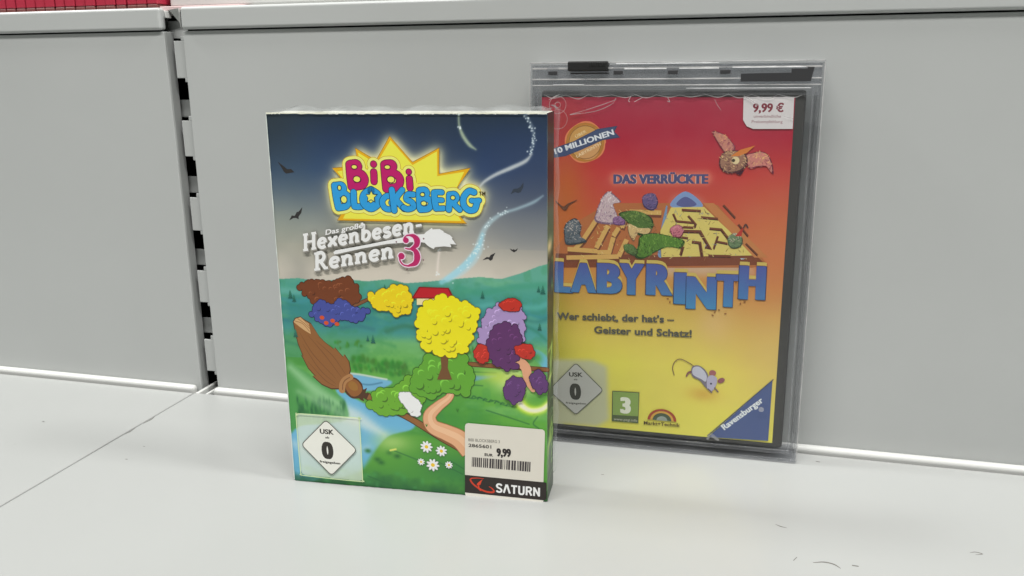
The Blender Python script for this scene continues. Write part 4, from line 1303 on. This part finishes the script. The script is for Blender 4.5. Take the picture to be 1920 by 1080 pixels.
# medal with ribbon
a = np.linspace(0, 2 * math.pi, 96, endpoint=False)
mc = np.array([(30.82,173.19)][0])
g.poly([mc + (11.1 + .35 * math.cos(k * 6)) * np.array([math.cos(v), math.sin(v)]) for k, v in enumerate(a)], (214, 128, 84))
g.disc(mc, 10.6, (176, 120, 52))
g.disc(mc, 9.2, (196, 150, 84))
g.disc(mc + (1.5, -3), 6.5, (200, 150, 96))
g.ring(mc, 8.9, .35, (120, 84, 44))
g.text('ÜBER', [(25.76,175.44)][0], [(31.6,178.65)][0], 1.5, (226, 206, 156), .01)
g.text('LABYRINTH', [(26.53,164.74)][0], [(39.64,171.86)][0], 1.7, (232, 206, 164), .015)
g.poly([(10.93,168.88),(24.31,173.69),(37.41,180.41),(48.38,182.2),(46.73,179.07),(49.99,175.97),(40.46,174.45),(28.83,169.12),(19.97,165.51),(10.98,164.2)], (58, 70, 100))
g.poly([(10.94,168.29),(24.32,173.11),(37.42,179.84),(47.24,181.63),(45.87,179.06),(48.54,176.24),(40.45,175.02),(28.82,169.7),(19.96,166.09),(10.97,164.79)], lambda u, v: (56 + u * .25, 74 + u * .15, 112))
g.text('10 MILLIONEN', [(14.26,166.59)][0], [(46.77,177.65)][0], 3.0, (216, 222, 228), .05)

# title line
for off, col, bo_ in (((.0, .0), (216, 178, 160), .11), ((0, 0), (72, 76, 116), .075)):
    g.text('DAS VERRÜCKTE', [(46.86,151.18)][0], [(97.56,152.35)][0], 5.0, col, bo_)

# maze on a tilted board, walls with lit tops and shaded sides
g.poly([(44.19,140.28),(98.62,141.84),(103.12,140.82),(130.74,109.64),(122.59,107.8),(20.83,102.99),(14.56,113.44),(26.52,129.03)], (172, 104, 60))
g.poly([(15.2,111.02),(124.99,114.01),(129.65,109.59),(15.3,102.73)], (120, 66, 44))
top, side = (206, 190, 104), (112, 64, 44)
walls = [
    [(74.73,138.83),(98.72,139.55)], [(74.73,138.83),(72.94,132.95)], [(98.72,139.55),(105.38,128.84)], [(79.72,135.5),(92.74,135.62)], [(92.18,135.61),(95.85,129.08)], [(77.09,129.58),(86.79,129.34),(88.17,123.56)], [(95.85,129.08),(103.46,128.19)],
    [(73.88,123.01),(91.06,122.5),(94.69,117.38)], [(90.8,128.32),(96.97,116.89)], [(103.46,128.19),(108.54,121.44),(99.6,121.08)], [(108.54,121.44),(115.07,113.58)], [(94.69,117.38),(106.82,116.72)], [(106.82,116.72),(109.54,112.75)],
    [(56.04,135.93),(73.41,135.88)], [(53.81,132.32),(52.19,126.94)], [(38.46,131.82),(31.2,120.18)], [(44.49,127.86),(38.22,115.03)], [(50.43,126.88),(47.6,122.01)], [(21.91,113.75),(38.86,113.25)], [(31.5,120.19),(26.16,113.93)], [(47.61,121.41),(45.44,112.93),(38.87,112.65)],
    [(55.02,120.51),(50.85,110.75)], [(50.85,110.75),(21.37,108.84)], [(88.65,112.41),(119.52,113.19)], [(114.85,117.64),(122.35,112.16)], [(74.14,115.93),(72.03,109.9)], [(105.23,131.71),(114.42,130.88)], [(111.73,134.8),(119.43,124.75)], [(119.43,124.75),(111.16,124.43)],
    [(114.42,130.88),(110.04,135.32),(103.03,136.81)], [(119.27,117.82),(125.13,111.7)], [(72.03,109.9),(88.67,111.83)]]
walls = [p for p in walls if p[0][0] < 62]
for p in walls:
    q = [(x_ + .15, y_ - 1.3) for x_, y_ in p]
    g.stroke(q, 3.0, side, smooth=False, cap=False)
for k, p in enumerate(walls):
    far = p[0][1] > 140
    g.stroke(p, 2.5, (212, 196, 104) if p[0][0] > 60 else (204, 164, 94), smooth=False, cap=False)
# blue light on the maze edge
g.stroke([(90.13,143.89),(98.97,134.38),(108.39,124.33),(117.31,113.09)], [.6, 1.6, 2.0, 2.4], (168, 190, 206))
g.stroke([(76.14,139.45),(74.86,127.75),(74.24,112.97)], [.8, 2.4, 4.0], (112, 142, 176))
g.poly([(77.83,140.08),(85.74,147.79),(95.32,140.59),(87.56,138.06)], (122, 148, 190), True)
g.poly([(81.22,140.76),(85.86,144.92),(91.93,141.07),(86.95,139.2)], (86, 92, 140), True)


g.poly([(77.92,137.77),(96.52,138.91),(105.29,130.56),(114.02,122.81),(123.4,113.07),(74.35,110),(72.66,124.73)], (118, 66, 46))
g.poly([(78.44,138.94),(95.92,139.75),(104.68,131.7),(113.41,123.94),(122.76,114.5),(74.3,111.49),(73.2,125.93)], (208, 192, 106))
g.poly([(95.27,141.74),(100.84,141.9),(130.5,113.68),(123.38,113.36)], (186, 122, 72))
for pts, wd in [([(84.18,137.67),(94.34,137.4)], 1.5), ([(79.72,135.5),(81.59,131.49),(90.69,130.93)], 1.3), ([(94.5,133.95),(103.48,133.38)], 1.6), ([(87.71,134.6),(91.86,130.1),(91.37,128.34)], 1.4), ([(79.99,128.52),(90.8,128.32)], 1.3),
                ([(84.94,126.07),(94.29,126.12),(99.76,117.59),(97.48,118.08)], 2.0), ([(90.3,120.42),(94.57,120.01),(96.03,112.74)], 1.8), ([(99.27,128.04),(105.43,127.69),(109.59,122.64)], 1.6), ([(99.4,113.18),(111.18,113.41)], 1.6), ([(80.2,123.25),(88.22,122.39)], 1.3),
                ([(76.93,118.41),(85.6,117),(84.62,112.83)], 1.6), ([(102.96,121.22),(111.4,119.81)], 1.4), ([(103.93,124.16),(102.03,117.1)], 1.2), ([(105.88,140.9),(112.31,134.25)], 1.3), ([(114.14,130.87),(119.43,124.75)], 1.3), ([(118.56,120.68),(124.96,114.59)], 1.2)]:
    g.stroke(pts, wd, (112, 64, 44), smooth=False, cap=False)
    g.stroke([(p[0] + .1, p[1] - .55) for p in pts], wd * .35, (72, 40, 34), smooth=False, cap=False)


def inside(p, q_):
    r_ = False
    j = len(p) - 1
    for i in range(len(p)):
        if (p[i][1] > q_[1]) != (p[j][1] > q_[1]) and q_[0] < (p[j][0] - p[i][0]) * (q_[1] - p[i][1]) / (p[j][1] - p[i][1]) + p[i][0]:
            r_ = not r_
        j = i
    return r_


def shape(pts, col, hi, lo, seed, n_=8):
    """A painted mass: body tone, then many short brush strokes, lighter towards the top."""
    q = np.random.default_rng(seed)
    p = spline(pts, 5, True)
    c = p.mean(0)
    g.poly(p, [v * .8 for v in lo])
    g.poly(c + (p - c) * .9 + (-.1, .2), col)
    y0, y1 = p[:, 1].min(), p[:, 1].max()
    x0, x1 = p[:, 0].min(), p[:, 0].max()
    area = (x1 - x0) * (y1 - y0)
    base_a = q.uniform(0, 3.1)
    da.step = 0.00015
    for i in range(int(10 + area * .9)):
        s0 = np.array([q.uniform(x0, x1), q.uniform(y0, y1)])
        if not inside(p, s0):
            continue
        up = (s0[1] - y0) / (y1 - y0) + q.normal(0, .3)
        cc = np.array(hi if up > .62 else (col if up > .36 else lo), float) * q.uniform(.85, 1.12)
        an = base_a + q.normal(0, .6)
        dv = q.uniform(.35, 1.0) * np.array([math.cos(an), math.sin(an)])
        g.stroke([s0 - dv, s0 + dv * .1 + (.12, -.1), s0 + dv], [.12, q.uniform(.25, .5), .1], np.clip(cc, 0, 250), n=3)
    da.step = 0.0006


# busy little brush marks over the maze
qb = np.random.default_rng(31)
da.step = 0.00015
tri = [np.array(v) for v in [(47.22,136.83),(98.78,138.4),(122.9,112.18),(21.38,107.62)]]
for i in range(230):
    a_, b_ = qb.random(), qb.random()
    p0 = (tri[0] * (1 - a_) + tri[1] * a_) * (1 - b_) + (tri[3] * (1 - a_) + tri[2] * a_) * b_
    an = qb.uniform(0, 3.1)
    dv = qb.uniform(.4, 1.3) * np.array([math.cos(an), math.sin(an)])
    cols = [(120, 70, 44), (218, 202, 120), (96, 58, 44), (150, 120, 70), (214, 190, 130), (110, 128, 150) if a_ > .5 else (120, 110, 60)]
    g.stroke([p0 - dv, p0 + dv], [qb.uniform(.15, .45), .1], cols[qb.integers(0, 6)], cap=False)

da.step = 0.0006
# plain rounded forms standing in for the small painted figures
shape([(37.79,135.36),(41.16,143.72),(44.62,146.74),(49.4,143.36),(51.22,141.06),(47.15,139.77),(49.05,134.53),(50.35,129.84),(44.48,128.45),(37.3,129.99)], (192, 172, 176), (216, 204, 204), (146, 118, 140), 1)
shape([(47.34,132.11),(52.6,133.46),(53.91,128.78),(48.02,128.57)], (134, 96, 140), (160, 130, 168), (100, 66, 108), 2, 4)
shape([(63.32,144.9),(69.03,146.21),(71.5,141.06),(68.2,136.89),(63.49,139.66)], (96, 84, 128), (140, 110, 140), (66, 52, 90), 3, 6)
shape([(50.22,134.57),(56.03,136.51),(61.86,136.11),(68.34,132.8),(69.1,127.54),(65.18,123.27),(59.31,124.24),(55.04,130)], (76, 108, 48), (120, 146, 72), (48, 72, 34), 4, 10)
shape([(55.65,129.43),(60.97,127.25),(68.54,126.94),(66.34,123.32),(61.06,124.3),(58.87,119.47),(55.8,124.11)], (200, 172, 118), (216, 192, 140), (150, 110, 76), 5, 5)
shape([(62.29,122.57),(68.62,124.58),(76.73,123.71),(83.1,122.19),(86.59,120.57),(84.46,116.95),(77.55,117.26),(70.73,114.01),(64.44,110.15),(59.71,111.14),(61.29,117.18)], (82, 124, 46), (112, 152, 60), (52, 82, 34), 6, 14)
shape([(53.63,117.47),(58.34,117.66),(61.4,113.61),(59.1,111.71),(54.32,113.91)], (84, 112, 60), (110, 136, 76), (56, 80, 40), 7, 5)
shape([(78.32,127.29),(82.79,129.78),(85.78,126.39),(84.22,122.82),(80.2,123.25)], (186, 110, 124), (206, 140, 150), (120, 52, 62), 8, 5)
shape([(20.49,127.62),(25.88,131.4),(29.57,127.33),(29.07,121.3),(32.74,118.43),(21.87,116.18),(19.97,121.56)], (92, 104, 112), (176, 170, 164), (56, 70, 78), 9, 8)
shape([(109,123.19),(112.73,126.22),(116.75,123.49),(115.89,118.84),(110.94,118.05)], (104, 128, 92), (206, 192, 170), (66, 84, 60), 10, 6)
g.poly([(112.82,124.5),(116.95,129.82),(116.13,124.62)], (176, 54, 44))
g.stroke([(116.98,129.25),(117.99,131.01),(119.18,129.33)], .8, (80, 60, 56))
g.stroke([(14.86,140.63),(19.15,137.17),(22.15,139.05),(26.92,141.56)], [.4, 1.2, 1.1, .3], (92, 58, 40))
g.stroke([(17.93,137.43),(20.37,136.31),(22.15,139.05)], [.6, 1.5, .8], (100, 62, 42))

# LABYRINTH, blocks with lit tops
def blue(u, v):
    k = min(1, max(0, (v - (B0 * 0 + 74)) / 22))
    return (66 + 10 * k, 134 - 46 * k, 178 - 24 * k)


boxes9 = [('L', [(14.83,89.38),(25.33,89.32)], 17.4), ('A', [(24.1,89.88),(38.75,90.05)], 16.6), ('B', [(39.05,90.07),(53.19,90.23)], 17.0), ('Y', [(51.4,90.13),(65.37,90.28)], 17.4), ('R', [(66.54,90.65),(81.17,90.85)], 17.2),
          ('I', [(81.93,86.36),(89.17,86.47)], 17.4), ('N', [(88.7,84.03),(104.75,84.37)], 17.8), ('T', [(104.38,86.15),(117.65,86.33)], 17.8), ('H', [(116.28,91.01),(130.19,91.2)], 18.2)]
for ch, (p, q_), h in boxes9:
    for k in range(5):
        oy = 2.2 * (1 - k / 5)
        da.step = 0.0003
        g.text(ch, (p[0] + .1, p[1] + oy), (q_[0] + .1, q_[1] + oy), h, (196, 174, 92) if k < 4 else (150, 116, 70), .075)
    g.text(ch, (p[0] - .4, p[1] - .3), (q_[0] + .4, q_[1] - .3), h + .5, (44, 56, 84), .08)
    g.text(ch, p, q_, h, blue, .075)
for p in [(78.65,88.29),(79.88,86.54),(104.28,82.24),(103.23,80.37),(106.5,83.57),(117.57,87.81),(119.76,88.83),(110,81.68),(114.7,99.5)]:
    g.disc(p, .7, (140, 92, 50), .4, 7, p[0])
grey = (84, 84, 72)
g.text('Wer schiebt, der hat’s –', [(16.27,72.83)][0], [(82.67,74.83)][0], 4.2, grey, .044)
g.text('Geister und Schatz!', [(38.04,66.03)][0], [(92.6,67.22)][0], 4.2, grey, .044)

# small winged creature, upper right
shape([(103.26,171.26),(98.48,179.52),(104.57,177.92),(109.14,173.55),(110.4,170.24),(106.71,167.97)], (190, 128, 112), (212, 160, 110), (140, 64, 84), 11, 6)
shape([(115.46,166.99),(119.14,168.71),(125.01,169.34),(129.02,165),(130.52,157.83),(127.08,161.65),(122.25,161.56),(117.96,160.92)], (196, 126, 116), (214, 168, 112), (130, 50, 70), 12, 8)
shape([(102.97,166.24),(106.62,169.64),(114.26,169.19),(117.2,164.8),(114.77,159.75),(107.77,157.93),(103.24,160.65)], (150, 112, 92), (204, 170, 120), (96, 54, 60), 13, 9)
g.poly([(108.4,166.88),(113.11,170.28),(120.54,172.59),(116.45,168.67),(112.21,166.94)], (204, 122, 58))
g.disc([(110.97,164.7)][0], 2.0, (214, 196, 150))
g.disc([(109.88,164.68)][0], .9, (70, 62, 48))
g.poly([(111.05,157.99),(115.86,159.77),(113.84,156.93)], (70, 30, 44))
# running mouse
g.stroke([(83.86,44.56),(82.81,48.86),(84.13,52.71),(87.02,54.17),(91.19,52.62),(94.79,50.41)], .5, (130, 106, 74))
g.stroke([(93.18,47.17),(91.45,46.41),(90.65,44.47)], [1.4, 1.0, .8], (128, 84, 82))
g.poly([(93.62,50.32),(97.09,51.2),(100.68,49),(102.59,45.42),(102.18,41.65),(103.55,37.39),(101.14,39.07),(98.06,42.57),(94.48,44.15),(93.2,46.55)], (118, 112, 124), True)
g.poly([(94.23,49.74),(97.11,50.58),(100.13,48.33),(101.72,45.35),(101.28,42.2),(98.6,43.55),(95.02,45.13),(93.77,46.9)], (188, 190, 204), True)
g.disc([(104.81,47.46)][0], 1.9, (156, 96, 98), 1.7)
g.disc([(109.63,43.5)][0], 2.1, (140, 86, 92), 1.4, 14, .5)
g.poly([(102.07,44.14),(104.29,46.18),(107.27,44.55),(106.9,40.17),(104.74,36.87),(102.33,38.54)], (172, 168, 190), True)
g.disc([(104.24,41.2)][0], .55, (50, 48, 66))
g.stroke([(102.94,37.97),(104.77,36.24)], .8, (110, 100, 110))
g.stroke([(106.38,38.88),(108.22,36.85)], .8, (120, 100, 100))
# corner badge
g.poly([(136.83,45.71),(136.69,10.6),(103.98,9.57)], (76, 92, 136))
g.stroke([(103.65,10.18),(137.35,46.37)], .5, (60, 70, 96), smooth=False, cap=False)
g.text('Ravensburger', [(112.82,14.58)][0], [(133.06,33.39)][0], 3.4, (222, 228, 236), .04)
# price flag
flag = [(113.26,197.34),(138.31,197.32),(138.58,181.22),(118.98,181.07),(115.69,182.41),(113.63,185.67)]
g.poly(flag, (208, 204, 204))
g.text('9,99 €', [(118.22,189.77)][0], [(133.57,189.82)][0], 4.4, (124, 50, 62), .045)
g.text('unverbindliche', [(118.92,186.79)][0], [(132.44,186.85)][0], 1.5, (150, 112, 118), .01)
g.text('Preisempfehlung', [(118.01,184.06)][0], [(133.4,184.16)][0], 1.5, (150, 112, 118), .01)
# age marks and publisher mark
d4 = [(p[0] - A0, p[1] - B0) for p in [(27.86,47.51),(44,32.38),(28.38,16.01),(12,29.69)]]
diamond(da, *d4, 2.0, .45, (184, 186, 180), (96, 100, 90))
ik = (62, 64, 58)
g.text('USK', [(23.92,39.14)][0], [(32.06,39.47)][0], 2.6, ik, .05)
g.text('ab', [(26.78,37.1)][0], [(28.97,37.12)][0], 1.0, ik, .02)
g.text('0', [(24.6,25.52)][0], [(31.36,25.78)][0], 9.6, ik, .075)
g.text('freigegeben', [(22.27,22.37)][0], [(34.24,22.77)][0], 1.2, ik, .02)
g.poly([(49.25,32.5),(64.81,32.85),(64.78,14.16),(49.4,14.02)], (82, 96, 62))
g.poly([(49.72,32.06),(64.37,32.34),(64.5,18.35),(49.92,17.98)], (134, 162, 84))
g.text('3', [(54.2,19.68)][0], [(60.33,19.91)][0], 9.6, (224, 232, 210), .08)
g.text('www.pegi.info', [(50.62,14.79)][0], [(64.15,15.08)][0], 1.5, (176, 178, 160), .01)
rc = np.array([(78.04,17.03)][0])
for r_, col in ((6.9, (160, 70, 50)), (5.6, (206, 160, 70)), (4.5, (76, 92, 70)), (2.6, (150, 160, 150))):
    th = np.linspace(0, math.pi, 22)
    g.poly([rc + r_ * np.array([1.18 * math.cos(v), math.sin(v)]) for v in th], col)
g.text('Markt+Technik', [(67.85,13.8)][0], [(88.35,14.14)][0], 2.1, (92, 78, 40), .03)
da.build('sleeve_artwork', M['sleeve'], sv)

# crinkled wrap: pale strokes paint its glare along the top seam
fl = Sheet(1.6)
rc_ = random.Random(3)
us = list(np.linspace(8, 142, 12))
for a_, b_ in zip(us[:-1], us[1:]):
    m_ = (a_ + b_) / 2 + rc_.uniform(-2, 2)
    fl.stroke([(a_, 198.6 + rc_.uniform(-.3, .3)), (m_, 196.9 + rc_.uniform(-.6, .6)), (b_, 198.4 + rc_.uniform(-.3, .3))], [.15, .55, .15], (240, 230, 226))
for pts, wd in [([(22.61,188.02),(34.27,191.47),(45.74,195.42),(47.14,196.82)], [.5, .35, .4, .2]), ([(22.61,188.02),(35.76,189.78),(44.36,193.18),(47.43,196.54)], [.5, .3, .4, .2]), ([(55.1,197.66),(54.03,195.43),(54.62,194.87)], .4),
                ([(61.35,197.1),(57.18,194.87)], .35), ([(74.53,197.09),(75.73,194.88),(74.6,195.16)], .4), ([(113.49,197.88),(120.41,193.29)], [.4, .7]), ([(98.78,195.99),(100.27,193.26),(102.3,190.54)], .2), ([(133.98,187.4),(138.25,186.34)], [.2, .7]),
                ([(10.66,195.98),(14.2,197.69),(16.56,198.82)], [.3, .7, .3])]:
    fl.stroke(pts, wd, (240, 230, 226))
mesh('wrap_glare', fl.v, fl.f, M['glint'], dvd).location = (0, .0028, 0)
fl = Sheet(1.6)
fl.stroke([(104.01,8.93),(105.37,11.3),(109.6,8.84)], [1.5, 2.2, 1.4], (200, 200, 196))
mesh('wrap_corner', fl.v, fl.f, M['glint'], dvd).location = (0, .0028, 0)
